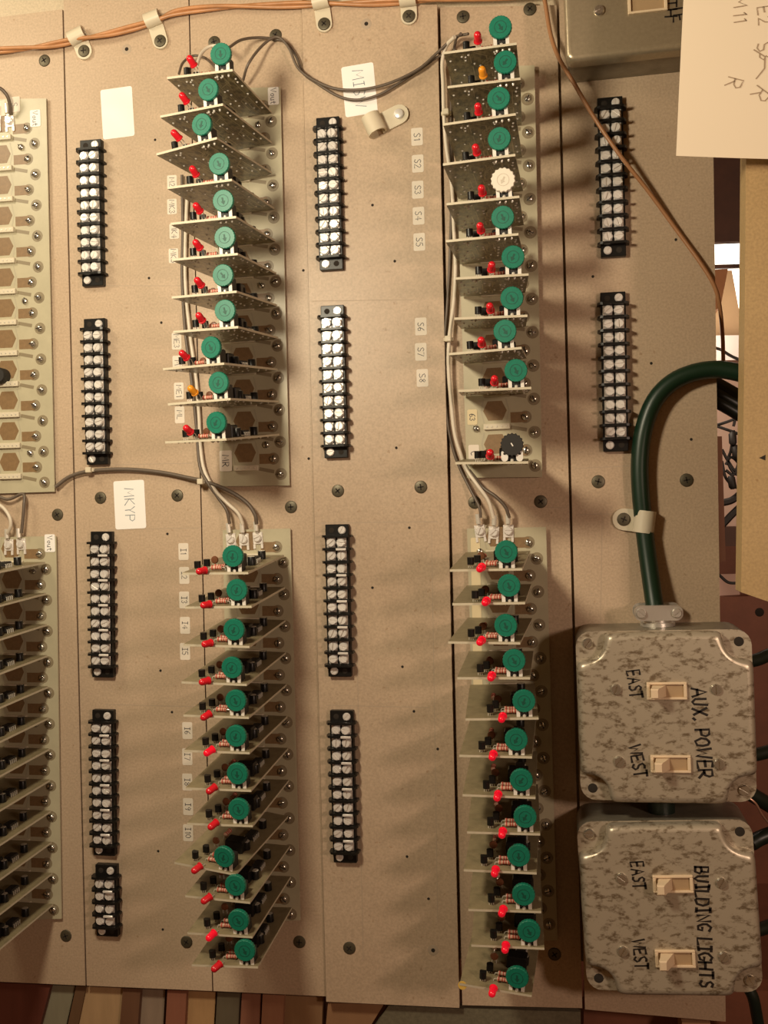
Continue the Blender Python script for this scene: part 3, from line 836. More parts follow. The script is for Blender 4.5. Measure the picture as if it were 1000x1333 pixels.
tag(356, 125, 14, 23, HB + .0002, 'Vout', 'white tag lettered Vout on the upper left base board', M_PAPERS, size=.0046, seed=43, wd=.0005)
tag(65, 707, 13.5, 23, HB + .0002, 'Vout', 'white tag lettered Vout on the lower far left base board', M_PAPERS, size=.0046, seed=44, wd=.0005)
tag(19, 136, 14, 20, HB + .0002, 'S', 'worn paper tag beside grey wires at the top far left', seed=45, wd=.0004)
tag(2, 141, 10, 20, HB + .0002, '', 'blank paper tag cut by the frame beside grey wires', seed=46)
for i, (x, y, s) in enumerate([(239, 718, 'I1'), (240, 749, 'I2'), (240, 781, 'I3'), (241, 814, 'I4'), (241, 848, 'I5'), (244, 951, 'I6'), (244, 985, 'I7'), (244, 1018, 'I8'), (245, 1050, 'I9'), (245, 1084, 'I10')]):
    tag(x, y, 13, 22, 0, s, 'small paper tag lettered %s left of the lower left cards' % s, seed=60 + i, wd=.0005)
for i, y in enumerate((712, 753, 795, 838, 886)):
    tag(619 + i * .8, y, 12, 24, HB + .0002, '', 'blank yellowed tag standing %s from top beside lower right cards' % ORD[i], M_PAPERY, seed=80 + i)
c = P(603, 1278, .088)
put('yellow_dot', G().lathe([(.0030, 0), (.0029, .0002)], 18).mesh('yellow_dot', mat('yellow_sticker', (.62, .40, .08), .5)), None, T_(c.x, c.y, .0935), 'yellow dot sticker at the corner of the lowest right card', 'sticker')

# ================================================================== wires
cable('grey_wire', [(316, 106, .012), (324, 82, .02), (343, 58, .012), (361, 48, .0085), (376, 62, .0085), (391, 92, .0085), (428, 113, .0098), (465, 117, .0098), (505, 109, .0098), (545, 90, .0098), (570, 68, .0105), (592, 49, .014), (610, 44, .02)], .0011, M_GREYW, 'thin grey wire looping highest across the white sticker between card stacks', 'wire', 'sagging grey wires')
cable('grey_wire', [(298, 62, .03), (314, 52, .02), (336, 49, .010), (358, 51, .0045), (371, 55, .0045), (385, 72, .004), (395, 95, .0045), (412, 108, .0065), (440, 125, .0065), (465, 130, .0065), (492, 124, .0065), (520, 108, .0065), (550, 88, .0065), (572, 73, .0065), (588, 72, .006)], .0011, M_GREYW, 'thin grey wire sagging lowest across the white sticker between card stacks', 'wire', 'sagging grey wires')
cable('grey_wire', [(233, 96, .03), (238, 82, .02), (250, 73, .012), (264, 74, .012), (275, 82, .02), (284, 92, .03)], .0010, M_GREYW, 'short grey wire looped behind the topmost upper left card', 'wire')
cable('white_wire', [(256, 86, .035), (262, 70, .025), (272, 61, .02), (284, 60, .02), (294, 68, .03)], .0013, M_WHITEW, 'short white wire curled behind topmost green knob', 'wire')
cable('white_wire', [(246, 230, .004), (243, 270, .004), (241, 330, .004), (242, 380, .004), (248, 440, .004), (255, 490, .004), (259, 540, .004), (261, 580, .004), (266, 612, .006), (280, 638, .009), (296, 655, .012), (310, 668, .011), (316, 682, .0085)], .0015, M_WHITEW, 'white wire running down left of the upper left cards to a lug', 'wire')
cable('grey_wire', [(237, 228, .004), (238, 300, .004), (237, 360, .004), (241, 430, .004), (250, 500, .004), (256, 560, .004), (260, 606, .006), (270, 628, .009), (284, 648, .009), (295, 664, .010), (299, 682, .0085)], .0013, M_GREYW, 'grey wire running beside the white one left of upper left cards', 'wire')
cable('grey_wire', [(72, 634, .006), (92, 620, .004), (120, 613, .004), (165, 611, .004), (210, 615, .004), (245, 622, .005), (268, 627, .008), (300, 640, .010), (322, 655, .010), (332, 670, .010), (334, 682, .0085)], .0016, M_GREYW, 'grey wire arching over the MKYP sticker to the third lug', 'wire')
cable('white_wire', [(592, 48, .02), (581, 60, .010), (576, 80, .006), (577, 110, .006), (578, 148, .006), (581, 190, .004), (588, 240, .003), (591, 300, .003), (593, 345, .003), (591, 390, .003), (585, 440, .006), (584, 480, .006), (588, 530, .005), (592, 565, .005), (600, 592, .005), (608, 612, .005), (622, 632, .009), (636, 652, .010), (643, 675, .008)], .0015, M_WHITEW, 'white wire running down left of the upper right cards to a lug', 'wire')
cable('grey_wire', [(600, 44, .02), (592, 60, .000), (587, 150, -.0004), (588, 240, -.0004), (586, 330, -.0004), (582, 400, .000), (579, 445, .001), (579, 500, .001), (582, 545, .0008), (590, 585, .0006), (600, 612, .001), (614, 640, .004), (624, 660, .008), (626, 674, .008)], .0012, M_GREYW, 'grey wire beside the white one left of upper right cards', 'wire')
cable('grey_wire', [(611, 612, .003), (628, 634, .006), (645, 646, .009), (658, 660, .010), (663, 674, .008)], .0013, M_GREYW, 'short grey wire curving to the third lug above lower right cards', 'wire')
cable('white_wire', [(-12, 652, .01), (3, 660, .012), (12, 672, .013), (14, 684, .012), (10, 694, .009)], .0015, M_WHITEW, 'white wire curling to a lug at the far left', 'wire')
cable('grey_wire', [(-10, 642, .008), (10, 650, .008), (30, 643, .007), (31, 660, .009), (28, 694, .009)], .0013, M_GREYW, 'grey wire dropping to the second lug at the far left', 'wire')
cable('grey_wire', [(-6, 112, .02), (3, 117, .018), (10, 126, .015), (13, 138, .011), (13, 148, .008)], .0014, M_GREYW, 'grey wire entering from the edge to the top far left lug', 'wire')
# orange twisted cable along the top and its loose tail
for off, ph in ((0, 0), (1, math.pi)):
    base_pts = spline([P(a, b, .0058) for a, b in ((-30, 68), (30, 63), (70, 58), (104, 51), (150, 42), (200, 28), (230, 16), (290, 9), (360, 7), (420, 5), (480, 4), (540, 1), (610, -3), (690, -6), (760, -12))], 12)
    pts = [p + Vector((0, .0015 * math.cos(i * .13 + ph), .0015 * math.sin(i * .13 + ph))) for i, p in enumerate(base_pts)]
    put('orange_wire', G().tube(pts, .0016, 8).mesh('orange_wire', M_ORANGE, 60), None, None, ('upper' if off else 'lower') + ' orange strand where the twisted pair enters at top left', 'wire', 'twisted orange strands')
cable('brown_wire', [(705, -12, .006), (710, 4, .006), (717, 45, .008), (728, 76, .014), (746, 106, .022), (775, 155, .017), (808, 203, .0145), (845, 250, .008), (880, 298, .004), (912, 342, .004), (930, 372, .003), (937, 398, -.002), (941, 440, -.016), (942, 490, -.024)], .0016, M_BROWNW, 'thin brown wire slanting across the upper right terminal strip', 'wire')

# cable ties
def tie(px, py, h, label, r=.0034):
    t = thing('cable_tie', T_(*P(px, py, h)), label, 'cable tie', 'nylon cable ties')
    put('strap', G().lathe([(r, -.0013), (r + .0006, -.0013), (r + .0006, .0013), (r, .0013), (r, -.0013)], 14, 0, RX(90) @ Matrix.Scale(.8, 4, (0, 1, 0)), False, False).mesh('strap', M_NYLON), t)
    put('lock_head', G().box(-.0024, .0024, -.0022, .0022, .0022, .0055, bev=.0005).mesh('lock_head', M_NYLON, 0), t)
tie(263, 627, .007, 'nylon cable tie bunching wires left of the lower left card stack')
tie(581, 148, .005, 'nylon cable tie on wires beside third upper right card')
tie(584, 442, .005, 'nylon cable tie on wires beside the ninth upper right card')
tie(118, 612, .004, 'nylon clip holding the grey wire under the second left terminal strip')

# ================================================================== cable clamps
def clamp(loop, scr, r, wd, z, label, dark=True, tilt=0.0):
    """Nylon P-clamp: a band of radius r round the cable at pixel 'loop', a flat tab to the screw at pixel 'scr'."""
    a, b = P(*loop, z), P(*scr, z)
    a.z = b.z = z
    Fm = frame(b, down=b + (b - a))          # y towards the loop, x across
    d = (a - b).length
    t = thing('cable_clamp', Fm, label, 'cable clamp', 'nylon cable clamps')
    th = .0013
    o = [(wd / 2 * math.cos(math.radians(x)), wd / 2 * math.sin(math.radians(x))) for x in range(180, 361, 20)]
    tab = o + [(wd / 2, d - r * .6), (-wd / 2, d - r * .6)]
    put('tab', G().prism(tab, .0001, .0024).mesh('tab', M_NYLON, 0), t)
    rings = []
    for k in range(17):
        ang = math.radians(-120 + 300 * k / 16)
        cy, cz = d, r + .0002
        for q in (0,):
            rings.append([(-wd / 2, cy + (r + th) * math.sin(ang), cz + (r + th) * math.cos(ang)), (wd / 2, cy + (r + th) * math.sin(ang), cz + (r + th) * math.cos(ang)),
                          (wd / 2, cy + r * math.sin(ang), cz + r * math.cos(ang)), (-wd / 2, cy + r * math.sin(ang), cz + r * math.cos(ang))])
    rings = [[(x, y, max(.0001, zz)) for x, y, zz in rg] for rg in rings]
    put('band', G().loft(rings).mesh('band', M_NYLON, 50), t)
    put('screw', ME_DS if dark else ME_BSBIG, t, T_(0, 0, .0024) @ RZ(random.uniform(0, 90)))
    return t
ME_BSBIG = G().lathe([(.0040, 0), (.0040, .0010), (.0032, .0020), (.0015, .0025)], 18).mesh('screw', M_STEEL)
clamp((104, 50), (111, 68), .0046, .0135, 0, 'nylon clamp holding orange strands, nearest the blank white sticker')
clamp((202, 28), (210, 55), .0046, .0125, 0, 'nylon clamp holding orange strands above the topmost left cards')
clamp((419, 5), (423, 33), .0046, .0125, 0.0025, 'nylon clamp holding orange strands above the wire-crossed sticker')
clamp((532, 2), (533, 23), .0046, .0125, 0.0025, 'nylon clamp holding orange strands nearest the upper right cards')
clamp((489, 166), (520, 150), .0062, .0150, 0.0025, 'empty nylon clamp with bright screw beside the S1 tag', False)
clamp((838, 679), (812, 676), .0066, .0165, 0, 'nylon clamp holding the thick green cable above the switch boxes')

# ================================================================== green cable
cable('green_cable', [(857, 822, .020), (854, 800, .019), (849, 765, .014), (843, 722, .0095), (838, 680, .0072), (834, 640, .0072), (833, 600, .0075), (838, 560, .0078), (851, 524, .008), (872, 500, .008), (900, 486, .008), (932, 481, .008), (965, 486, .009), (1000, 498, .009), (1040, 515, .009)], .0065, M_GREENC, 'thick dark green cable bending from steel switch box to the gap', 'cable', None, 8, 14)
for i, (y0, y1) in enumerate(((500, 512), (512, 524), (523, 535))):
    cable('green_cable', [(905, y0 - 14, -.03), (930, y0 - 2, -.032), (955, y1, -.034), (985, y1 + 18, -.036), (1020, y1 + 40, -.036)], .0052, M_DARKC, 'dark green cable behind the gap, %s of three under the thick one' % ('top', 'middle', 'bottom')[i], 'cable', 'dark cables in the gap', 6, 12)

# ================================================================== switch boxes
def smooth_outline(pts, it):
    n = len(pts)
    for _ in range(it):
        pts = [((pts[i - 1][0] + 2 * pts[i][0] + pts[(i + 1) % n][0]) / 4, (pts[i - 1][1] + 2 * pts[i][1] + pts[(i + 1) % n][1]) / 4) for i in range(n)]
    return pts
def resample(pts, step):
    out, n = [], len(pts)
    for i in range(n):
        a, b = Vector(pts[i]), Vector(pts[(i + 1) % n])
        k = max(1, int(round((b - a).length / step)))
        for j in range(k):
            out.append(tuple(a + (b - a) * j / k))
    return out
def inset(pts, d):
    n, out = len(pts), []
    for i in range(n):
        a, b = Vector(pts[i - 1]), Vector(pts[(i + 1) % n])
        t = (b - a).normalized()
        out.append((pts[i][0] - t.y * d, pts[i][1] + t.x * d))
    return out
def notched(s, r):
    """Counter-clockwise square outline of half-size s whose corners are bitten by circles of radius r round the ears."""
    e = s - .0075
    out = []
    for q in range(4):
        c, sn = (1, 0, -1, 0)[q], (0, 1, 0, -1)[q]
        loc = []
        for k in range(13):         # arc round the ear centre (e, e), seen from inside
            a = math.radians(-78 - 114 * k / 12)
            loc.append((e + r * math.cos(a), e + r * math.sin(a)))
        loc = [(min(x, s), min(y, s)) for x, y in loc]
        loc = [(s, loc[0][1])] + loc + [(loc[-1][0], s)]
        out += [(x * c - y * sn, x * sn + y * c) for x, y in loc]
    return out
BXS, BXH = .0600, .046
def box_meshes():
    o = round_rect(2 * BXS, 2 * BXS, .011, 5)
    body = G().loft([[(x, y, .0005) for x, y in o], [(x, y, BXH) for x, y in o]]).mesh('box_body', M_GALVB, 40)
    ears = G().loft([[(x, y, BXH + .0001) for x, y in o], [(x, y, BXH + .0014) for x, y in o]]).mesh('cover_flange', M_GALV, 40)
    r = smooth_outline(resample(notched(BXS - .0004, .0122), .0016), 10)
    rings = [[(x, y, BXH + .0014) for x, y in r], [(x, y, BXH + .0075) for x, y in r]]
    for d, z in ((.0006, .0095), (.0012, .0109), (.0014, .0116), (.0016, .0118)):
        r = smooth_outline(inset(r, d), 5)
        rings.append([(x, y, BXH + z) for x, y in r])
    gc = G().loft(rings, cap0=False, cap1=False)
    n = len(r)
    gc.add([(0, 0, BXH + .0118)] + rings[-1], [(0, 1 + k, 1 + (k + 1) % n) for k in range(n)])
    cov = gc.mesh('raised_cover', M_GALV, 40)
    return body, ears, cov
ME_BB, ME_BE, ME_BC = box_meshes()
ME_CSCR = slotted_head(.0038, .0022, .0010).mesh('screw', M_CHROME)
ME_EHOLE = G().lathe([(.0034, .0), (.0030, .0001)], 16).mesh('screw_hole', M_HOLE)
def toggle_meshes():
    fr = G()
    W2, H2 = .0135, .0060
    fr.box(-W2, W2, H2 - .0016, H2, 0, .0022, bev=.0003).box(-W2, W2, -H2, -H2 + .0016, 0, .0022, bev=.0003)
    fr.box(-W2, -W2 + .0022, -H2 + .0016, H2 - .0016, 0, .0022, bev=.0003).box(W2 - .0022, W2, -H2 + .0016, H2 - .0016, 0, .0022, bev=.0003)
    re = G().box(-W2 + .0022, W2 - .0022, -H2 + .0016, H2 - .0016, 0, .0006)
    lv = G().loft([[(-.0095, -.0040, .0006), (-.0005, -.0040, .0006), (-.0005, .0040, .0006), (-.0095, .0040, .0006)],
                   [(-.0105, -.0036, .0080), (-.0040, -.0036, .0080), (-.0040, .0036, .0080), (-.0105, .0036, .0080)],
                   [(-.0118, -.0034, .0130), (-.0064, -.0034, .0130), (-.0064, .0034, .0130), (-.0118, .0034, .0130)],
                   [(-.0112, -.0026, .0138), (-.0070, -.0026, .0138), (-.0070, .0026, .0138), (-.0112, .0026, .0138)]])
    return fr.mesh('switch_frame', M_IVORY, 0), re.mesh('switch_recess', M_IVORYD, 0), lv.mesh('toggle_lever', M_IVORY, 30)
ME_TF, ME_TR, ME_TL = toggle_meshes()
ZF = BXH + .0118
def switch_box(tl, tr, bl, br, label, screws, switches, texts, ear_screws, ear_holes):
    h = ZF
    c = (P(*tl, h) + P(*tr, h) + P(*bl, h) + P(*br, h)) / 4
    right = (P(*tr, h) + P(*br, h)) / 2
    c.z = 0
    Fm = frame(c, right=Vector((right.x, right.y, 0)))
    inv = Fm.inverted()
    t = thing('switch_box', Fm, label, 'switch box', 'galvanised steel switch boxes')
    put('box_body', ME_BB, t)
    put('cover_flange', ME_BE, t)
    cv = put('raised_cover', ME_BC, t)
    e = BXS - .0085
    for sx_, sy_ in ear_screws:
        put('ear_screw', ME_CSCR, t, T_(sx_ * e, sy_ * e, BXH + .0015) @ RZ(random.uniform(0, 180)))
    for sx_, sy_ in ear_holes:
        put('screw_hole', ME_EHOLE, t, T_(sx_ * e, sy_ * e, BXH + .0015))
    for q in screws:
        v = inv @ P(*q, ZF)
        put('screw', ME_CSCR, t, T_(v.x, v.y, ZF) @ RZ(random.uniform(0, 180)))
    for q in switches:
        v = inv @ P(*q, ZF)
        s = put('toggle_switch', ME_TF, t, T_(v.x, v.y, ZF + .0001))
        put('switch_recess', ME_TR, s)
        put('toggle_lever', ME_TL, s)
    for i, (txt, a, b, wd, size) in enumerate(texts):
        va, vb = inv @ P(*a, ZF), inv @ P(*b, ZF)
        L = (vb - va).length
        g = lettering(txt, 1.0, wd / size, .05, seed=i + 3)
        xs = [v[0] for v in g.v]
        k = L / (max(xs) - min(xs))
        ang = math.atan2(vb.y - va.y, vb.x - va.x)
        g2 = G()
        mid = (va + vb) / 2
        T = T_(mid.x, mid.y, ZF + .0001) @ Matrix.Rotation(ang, 4, 'Z')
        xm = (max(xs) + min(xs)) / 2
        g2.add([((v[0] - xm) * k, v[1] * size, 0) for v in g.v], g.f, 0, T)
        put('lettering', g2.mesh('lettering', M_MARK, 0), t)
    return t, Fm, inv
B1, F1, I1 = switch_box((760, 828), (972, 828), (768, 1043), (976, 1043), 'steel switch box marked AUX. POWER with two ivory toggles', [(802, 897), (932, 897), (806, 991), (936, 994)], [(868, 899), (873, 994)],
    [('EAST', (824, 872), (829, 909), .0017, .0085), ('WEST', (826, 969), (835, 1012), .0017, .0085), ('AUX. POWER', (909, 894), (919, 1014), .0019, .0095)], [(-1, 1), (1, -1)], [(1, 1), (-1, -1)])
B2, F2, I2 = switch_box((766, 1083), (979, 1083), (768, 1290), (982, 1290), 'steel switch box marked BUILDING LIGHTS below the AUX. POWER box', [(809, 1143), (939, 1149), (811, 1238), (942, 1245)], [(876, 1150), (879, 1247)],
    [('EAST', (829, 1121), (833, 1158), .0017, .0085), ('WEST', (831, 1222), (836, 1262), .0017, .0085), ('BUILDING LIGHTS', (913, 1127), (920, 1286), .0019, .0088)], [(-1, 1), (1, -1)], [(1, 1), (-1, -1)])
# cable connector on top of the first box
c = I1 @ P(857, 822, .022)
ct = BXS
t = thing('cable_connector', F1 @ T_(c.x, ct, .020), 'zinc cable connector clamping the green cable on box top', 'connector')
put('collar', G().lathe([(.0125, .0002), (.0125, .003), (.0105, .0034), (.0105, .008)], 20, 0, RX(-90)).mesh('collar', M_ZINC), t)
g = G().prism(round_rect(.034, .011, .0050, 5), .0085, .0125)
put('clamp_bar', g.mesh('clamp_bar', M_ZINC, 40), t, T_(0, .0105, 0))
put('clamp_bar', G().prism(round_rect(.034, .011, .0050, 5), -.0125, -.0085).mesh('clamp_bar', M_ZINC, 40), t, T_(0, .0105, 0))
for s in (-1, 1):
    put('clamp_screw', slotted_head(.0036, .0026).mesh('clamp_screw', M_ZINC), t, T_(s * .0125, .0105, .0126) @ RZ(40 * s))
# nipple joining the two boxes
c = I1 @ P(862, 1052, .03)
put('pipe_nipple', G().tube([(0, .0012, 0), (0, -.020, 0)], .0095, 16).mesh('pipe_nipple', M_DARKC, 40), None, F1 @ T_(c.x, -BXS - .0014, .026), 'short dark green pipe joining the two switch boxes', 'pipe nipple')
# upper box with a flat cover
h = .045
c0 = P(737, 80, h)
right = P(885, 64, h)
Fm = frame(Vector((c0.x, c0.y, 0)), right=Vector((right.x, right.y, 0)))
t = thing('switch_box', Fm, 'grey steel switch box with flat cover, half behind the pinned note', 'switch box', 'galvanised steel switch boxes')
W_, H_ = .118, .118
def ofs_rr(d, z, r):
    return [(x + W_ / 2, y + H_ / 2, z) for x, y in round_rect(W_ - 2 * d, H_ - 2 * d, max(.001, r - d), 5)]
put('box_body', G().loft([ofs_rr(.002, .0005, .006), ofs_rr(.002, h - .0125, .006)]).mesh('box_body', M_GALVB, 40), t)
put('flat_cover', G().loft([ofs_rr(0, h - .0124, .006), ofs_rr(0, h - .003, .006), ofs_rr(.0008, h - .0012, .006), ofs_rr(.0024, h - .0003, .006), ofs_rr(.0042, h, .006)]).mesh('flat_cover', M_GALVP, 40), t)
inv = Fm.inverted()
v = inv @ P(780, 14, h)
put('screw', ME_CSCR, t, T_(v.x, v.y, h) @ RZ(30))
v = inv @ P(843, 6, h)
s = put('toggle_switch', ME_TF, t, T_(v.x, v.y, h + .0001))
put('switch_recess', ME_TR, s)
for txt, a, b in (('ITH', (873, -22), (874, 34)), ('TE', (884, 0), (885, 34))):
    va, vb = inv @ P(*a, h), inv @ P(*b, h)
    ang = math.atan2(vb.y - va.y, vb.x - va.x)
    mid = (va + vb) / 2
    gl = lettering(txt, .0080, .0012, .03, seed=9)
    put('lettering', gl.mesh('lettering', M_MARK, 0), t, T_(mid.x, mid.y, h + .0001) @ Matrix.Rotation(ang, 4, 'Z'))

# ================================================================== right plank, note
HPL = .110
pl = slab('plank', [(974, -80), (1120, -80), (1120, 818), (1000, 783), (965, 771), (969, 480)], HPL, .022, M_PLANK, label='tall yellowish plank standing out beside the panel edge', cat='plank')
v = P(993, 596, HPL)
put('nail_hole', G().prism([(-.0022, 0), (.0016, -.0017), (.0018, .0019)], 0, .0001).mesh('nail_hole', M_HOLE, 0), pl, T_(v.x, v.y, v.z + .00004))
def note():
    h0 = .128
    TL, TR, BR, BL = P(893, -60, h0), P(1130, -60, h0), P(1130, 209, h0), P(879, 207, h0)
    nu, nv = 12, 16
    vs, fs = [], []
    for j in range(nv + 1):
        for i in range(nu + 1):
            u, q = i / nu, j / nv
            p = (TL * (1 - u) + TR * u) * (1 - q) + (BL * (1 - u) + BR * u) * q
            vs.append((p.x, p.y, h0 + .006 * q * q * (1 - u) ** 2))
    n = len(vs)
    vs += [(x, y, z - .0003) for x, y, z in vs]
    W = nu + 1
    for j in range(nv):
        for i in range(nu):
            a = j * W + i
            fs.append((a + W, a + W + 1, a + 1, a))
            fs.append((n + a, n + a + 1, n + a + W + 1, n + a + W))
    rim = [i for i in range(W)] + [j * W + nu for j in range(1, nv + 1)] + [nv * W + i for i in range(nu - 1, -1, -1)] + [j * W for j in range(nv - 1, 0, -1)]
    for k in range(len(rim)):
        a, b = rim[k], rim[(k + 1) % len(rim)]
        fs.append((a, b, n + b, n + a))
    return G().add(vs, fs).mesh('paper_note', M_PAPER, 30)
nt_ = put('paper_note', note(), None, None, 'large pale paper note with faint pencil writing over the box', 'note')
for i, (txt, x, y, sz, ang) in enumerate((('R', 956, 108, .0095, -112), ('R', 990, 123, .0105, -128), ('M', 964, 2, .0080, -90), ('11', 964, 22, .0075, -90), ('(', 990, 84, .0150, 180), ('S3', 996, 66, .0080, -80), ('E2', 995, 20, .0075, -85))):
    u, q = (x - 886 + 7 * (y / 207)) / 242, (y + 60) / 268
    zz = .128 + .006 * q * q * (1 - u) ** 2 + .0004
    v = P(x, y, zz)
    put('lettering', lettering(txt, sz, .0007, .04, seed=i).mesh('lettering', M_PENCIL, 0), nt_, T_(v.x, v.y, zz) @ RZ(ang))

# ================================================================== behind the gap
slab('beam', [(905, 150), (985, 150), (985, 313), (905, 316)], -.06, .008, M_DKWOOD, label='dark brown wooden beam above the bright opening', cat='beam')
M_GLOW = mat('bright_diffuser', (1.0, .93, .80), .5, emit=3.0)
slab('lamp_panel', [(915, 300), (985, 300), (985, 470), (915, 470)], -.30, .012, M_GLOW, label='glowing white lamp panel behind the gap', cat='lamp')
slab('shelf_bar', [(905, 345), (985, 343), (985, 348), (905, 350)], -.24, .004, M_DKWOOD, label='thin dark bar across the glowing panel', cat='bar')
slab('wood_block', [(900, 352), (948, 350), (938, 400), (900, 420)], -.10, .03, mat('orange_wood', (.46, .21, .08), .5, noise=.2, scale=40), label='orange brown wood block hanging in the gap', cat='block')
slab('leaning_board', [(900, 440), (947, 352), (953, 352), (969, 440)], -.20, .02, mat('pale_board', (.66, .47, .27), .55, noise=.15, scale=30), label='pale tapering board leaning before the glowing panel', cat='board')
slab('paper_sheet', [(900, 437), (1000, 436), (1000, 472), (900, 470)], -.18, .002, M_PAPERS, label='pinkish white paper sheet lying above the cables', cat='paper')
slab('shelf_bar', [(900, 470), (985, 468), (985, 484), (900, 484)], -.15, .03, M_DKWOOD, label='dark shelf edge just above the green cables', cat='bar')
slab('white_board', [(900, 490), (1010, 490), (1010, 692), (900, 692)], -.26, .012, mat('pinkish_board', (.62, .45, .36), .6), label='pinkish white board behind the tangle of black wires', cat='board')
slab('upright_strip', [(920, 568), (940, 568), (945, 730), (930, 735)], -.05, .02, mat('brown_strip', (.22, .085, .035), .6, noise=.2, scale=40), label='brown wooden strip upright along the panel edge', cat='strip')
slab('dark_block', [(930, 686), (985, 686), (985, 711), (930, 711)], -.20, .04, M_DKWOOD, label='dark brown block below the wire tangle', cat='block')
slab('paper_sheet', [(915, 748), (961, 747), (964, 781), (915, 783)], -.24, .002, mat('pink_sheet', (.66, .46, .38), .6), label='small pinkish sheet below the dark block', cat='paper')
rb = slab('red_board', [(880, 781), (1090, 770), (1090, 1150), (880, 1150)], -.22, .02, M_REDWD, label='reddish brown board with a hole right of the switch boxes', cat='board')
v = P(989, 797, -.22)
put('knot_hole', G().lathe([(.0042, 0), (.0038, .0002)], 14).mesh('knot_hole', M_HOLE), rb, T_(v.x, v.y, v.z))
rnd = random.Random(3)
for i, pts in enumerate(([(925, 452), (938, 455), (955, 465), (985, 476)], [(925, 556), (950, 548), (980, 536)], [(925, 553), (940, 557), (970, 568)], [(955, 560), (952, 585), (948, 600), (955, 615), (968, 620)],
                         [(940, 585), (948, 600), (958, 612), (965, 590), (972, 580)], [(940, 600), (945, 622), (958, 634), (975, 640)], [(955, 555), (960, 540), (975, 525)], [(938, 655), (955, 650), (975, 632)], [(940, 684), (955, 668), (975, 650)], [(936, 748), (948, 758), (962, 759)],
                         [(945, 605), (952, 595), (962, 605), (955, 618), (945, 612)])):
    cable('black_wire', [(a, b, -.16 if i else -.12) for a, b in pts], .0013 if i not in (7, 8) else .0032, M_BLACKM, ('thin black wire over the paper sheet above the green cables', 'black wire slanting up under the dark green cables', 'black wire slanting down under the dark green cables', 'black wire dropping into the middle of the tangle', 'black wire waving through the tangle',
        'black wire bowing under the tangle', 'thin dark wire rising from the tangle', 'thick dark cable low in the gap', 'thick dark cable lowest in the gap', 'black wire stub above small pinkish sheet', 'small looped black wire inside the tangle')[i], 'wire', None, 5, 6)
for i, (dx, dy) in enumerate(((954, 571), (958, 588), (963, 595), (953, 628))):
    v = P(dx, dy, -.155)
    put('wire_plug', G().lathe([(.002, -.006), (.0034, -.004), (.0034, .004), (.002, .006)], 10, 0, RY(20 * i) @ RX(80)).mesh('wire_plug', M_BLACKM), None, T_(*v), 'black plug in the wire tangle, %s from top' % ORD[i], 'plug')
for i, (pts, r) in enumerate((([(968, 862, .012), (985, 859, .006), (1005, 851, 0), (1040, 840, 0)], .0048), ([(975, 984, .020), (990, 981, .015), (1010, 976, .01), (1040, 970, .01)], .0048), ([(975, 1032, .012), (990, 1041, .008), (1010, 1053, .0), (1040, 1070, 0)], .0055),
                              ([(978, 1098, .015), (990, 1091, .012), (1010, 1084, .01), (1040, 1080, .01)], .0055), ([(980, 1212, .02), (992, 1209, .016), (1010, 1203, .01), (1040, 1196, .01)], .0048), ([(974, 1285, .010), (981, 1300, .01), (986, 1325, .005), (992, 1360, 0)], .0042))):
    cable('dark_cable', pts, r, M_DARKC, 'dark cable leaving the %s' % ('top right corner of the AUX. POWER box', 'right side of AUX. POWER box, level with lower toggle', 'bottom right corner of AUX. POWER box', 'top right corner of BUILDING LIGHTS box', 'right side of BUILDING LIGHTS box', 'bottom right corner of BUILDING LIGHTS box, going down')[i], 'cable', 'cables leaving the switch boxes', 6, 12)
cable('copper_wire', [(972, 1036, .02), (984, 1046, .02), (992, 1060, .016), (1002, 1072, .01), (1020, 1084, .01)], .0008, mat('copper', (.75, .45, .33), .3, .7), 'bare copper wire beside AUX. POWER box corner', 'wire')

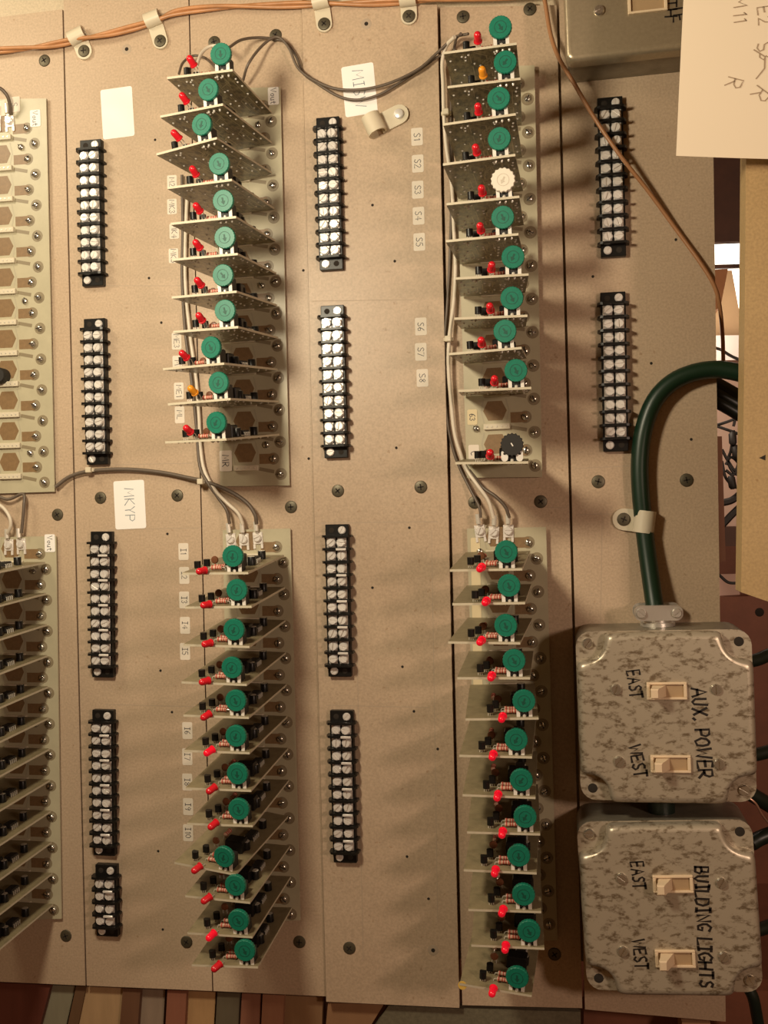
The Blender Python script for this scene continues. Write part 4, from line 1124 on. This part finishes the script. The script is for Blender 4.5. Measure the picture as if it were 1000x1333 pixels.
# ================================================================== below the panel: boards standing on a shelf
ZS = -.004
def bot(x):
    return 1.5 + (1278 + (x + 0) * 5 / 112 if x < 112 else 1283 + (x - 112) * 7 / 165 if x < 277 else 1290 + (x - 277) * 7 / 148 if x < 425 else 1302 + (x - 425) * 8 / 175)
under = [((-40, 66), (-30, 40), (.13, .035, .022), 'dark maroon board'), ((66, 98), (42, 76), (.26, .235, .16), 'grey green pipe-like board'), ((99, 112), (78, 92), (.15, .08, .04), 'narrow brown slat'), ((112, 160), (93, 152), (.46, .30, .16), 'wide pale tan board'),
         ((160, 183), (152, 176), (.16, .075, .04), 'dark brown board'), ((185, 215), (178, 210), (.30, .22, .16), 'greyish brown board'), ((218, 243), (213, 238), (.26, .10, .06), 'reddish maroon board'), ((245, 281), (240, 276), (.44, .26, .12), 'tan orange board'),
         ((283, 312), (278, 308), (.12, .095, .06), 'dark charcoal board'), ((315, 340), (310, 336), (.28, .12, .075), 'reddish board with a groove'), ((342, 370), (338, 366), (.33, .15, .085), 'warm red brown board'), ((372, 420), (368, 418), (.30, .17, .085), 'mid brown board')]
for i, ((a0, a1), (b0, b1), colr, lab) in enumerate(under):
    zz = ZS - (.004 if i % 2 else 0) - .001 * (i % 3)
    slab('leaning_board', [(a0, bot(a0)), (a1, bot(a1)), (b1, 1380), (b0, 1380)], zz, .018, mat('under_board_%d' % i, colr, .55, noise=.2, scale=25, stretch=(4, .5, 1)), label=lab + ' among those standing below the panel', cat='board', group='boards standing below the panel')
slab('leaning_board', [(427, 1306), (500, 1307), (455, 1380), (420, 1380)], ZS - .004, .018, mat('under_board_x', (.30, .16, .08), .55, noise=.2, scale=25), label='slanted brown board beside the dark cloth below the panel', cat='board', group='boards standing below the panel')
slab('dark_cloth', [(459, 1380), (506, 1309), (600, 1313), (756, 1317), (757, 1400), (459, 1400)], ZS, .01, mat('olive_cloth', (.16, .135, .085), .8, noise=.35, scale=350, bump=.4), label='dark olive cloth hanging below the middle panels', cat='cloth')
slab('wood_offcut', [(888, 1331), (925, 1332), (925, 1400), (888, 1400)], -.01, .03, mat('offcut', (.42, .24, .13), .6, noise=.2, scale=30), label='pale wood offcut below the BUILDING LIGHTS box', cat='offcut')
slab('dark_board', [(760, 1290), (1080, 1290), (1080, 1420), (760, 1420)], -.05, .02, M_REDWD, label='dark red board below the switch boxes', cat='board')
put('trim_1', G().box(-1.2, 1.5, -.58, -.56, -.40, -.03).mesh('trim_1', M_DKWOOD, 0), None, None, 'dark shelf carrying the standing boards', None, None, 'structure')
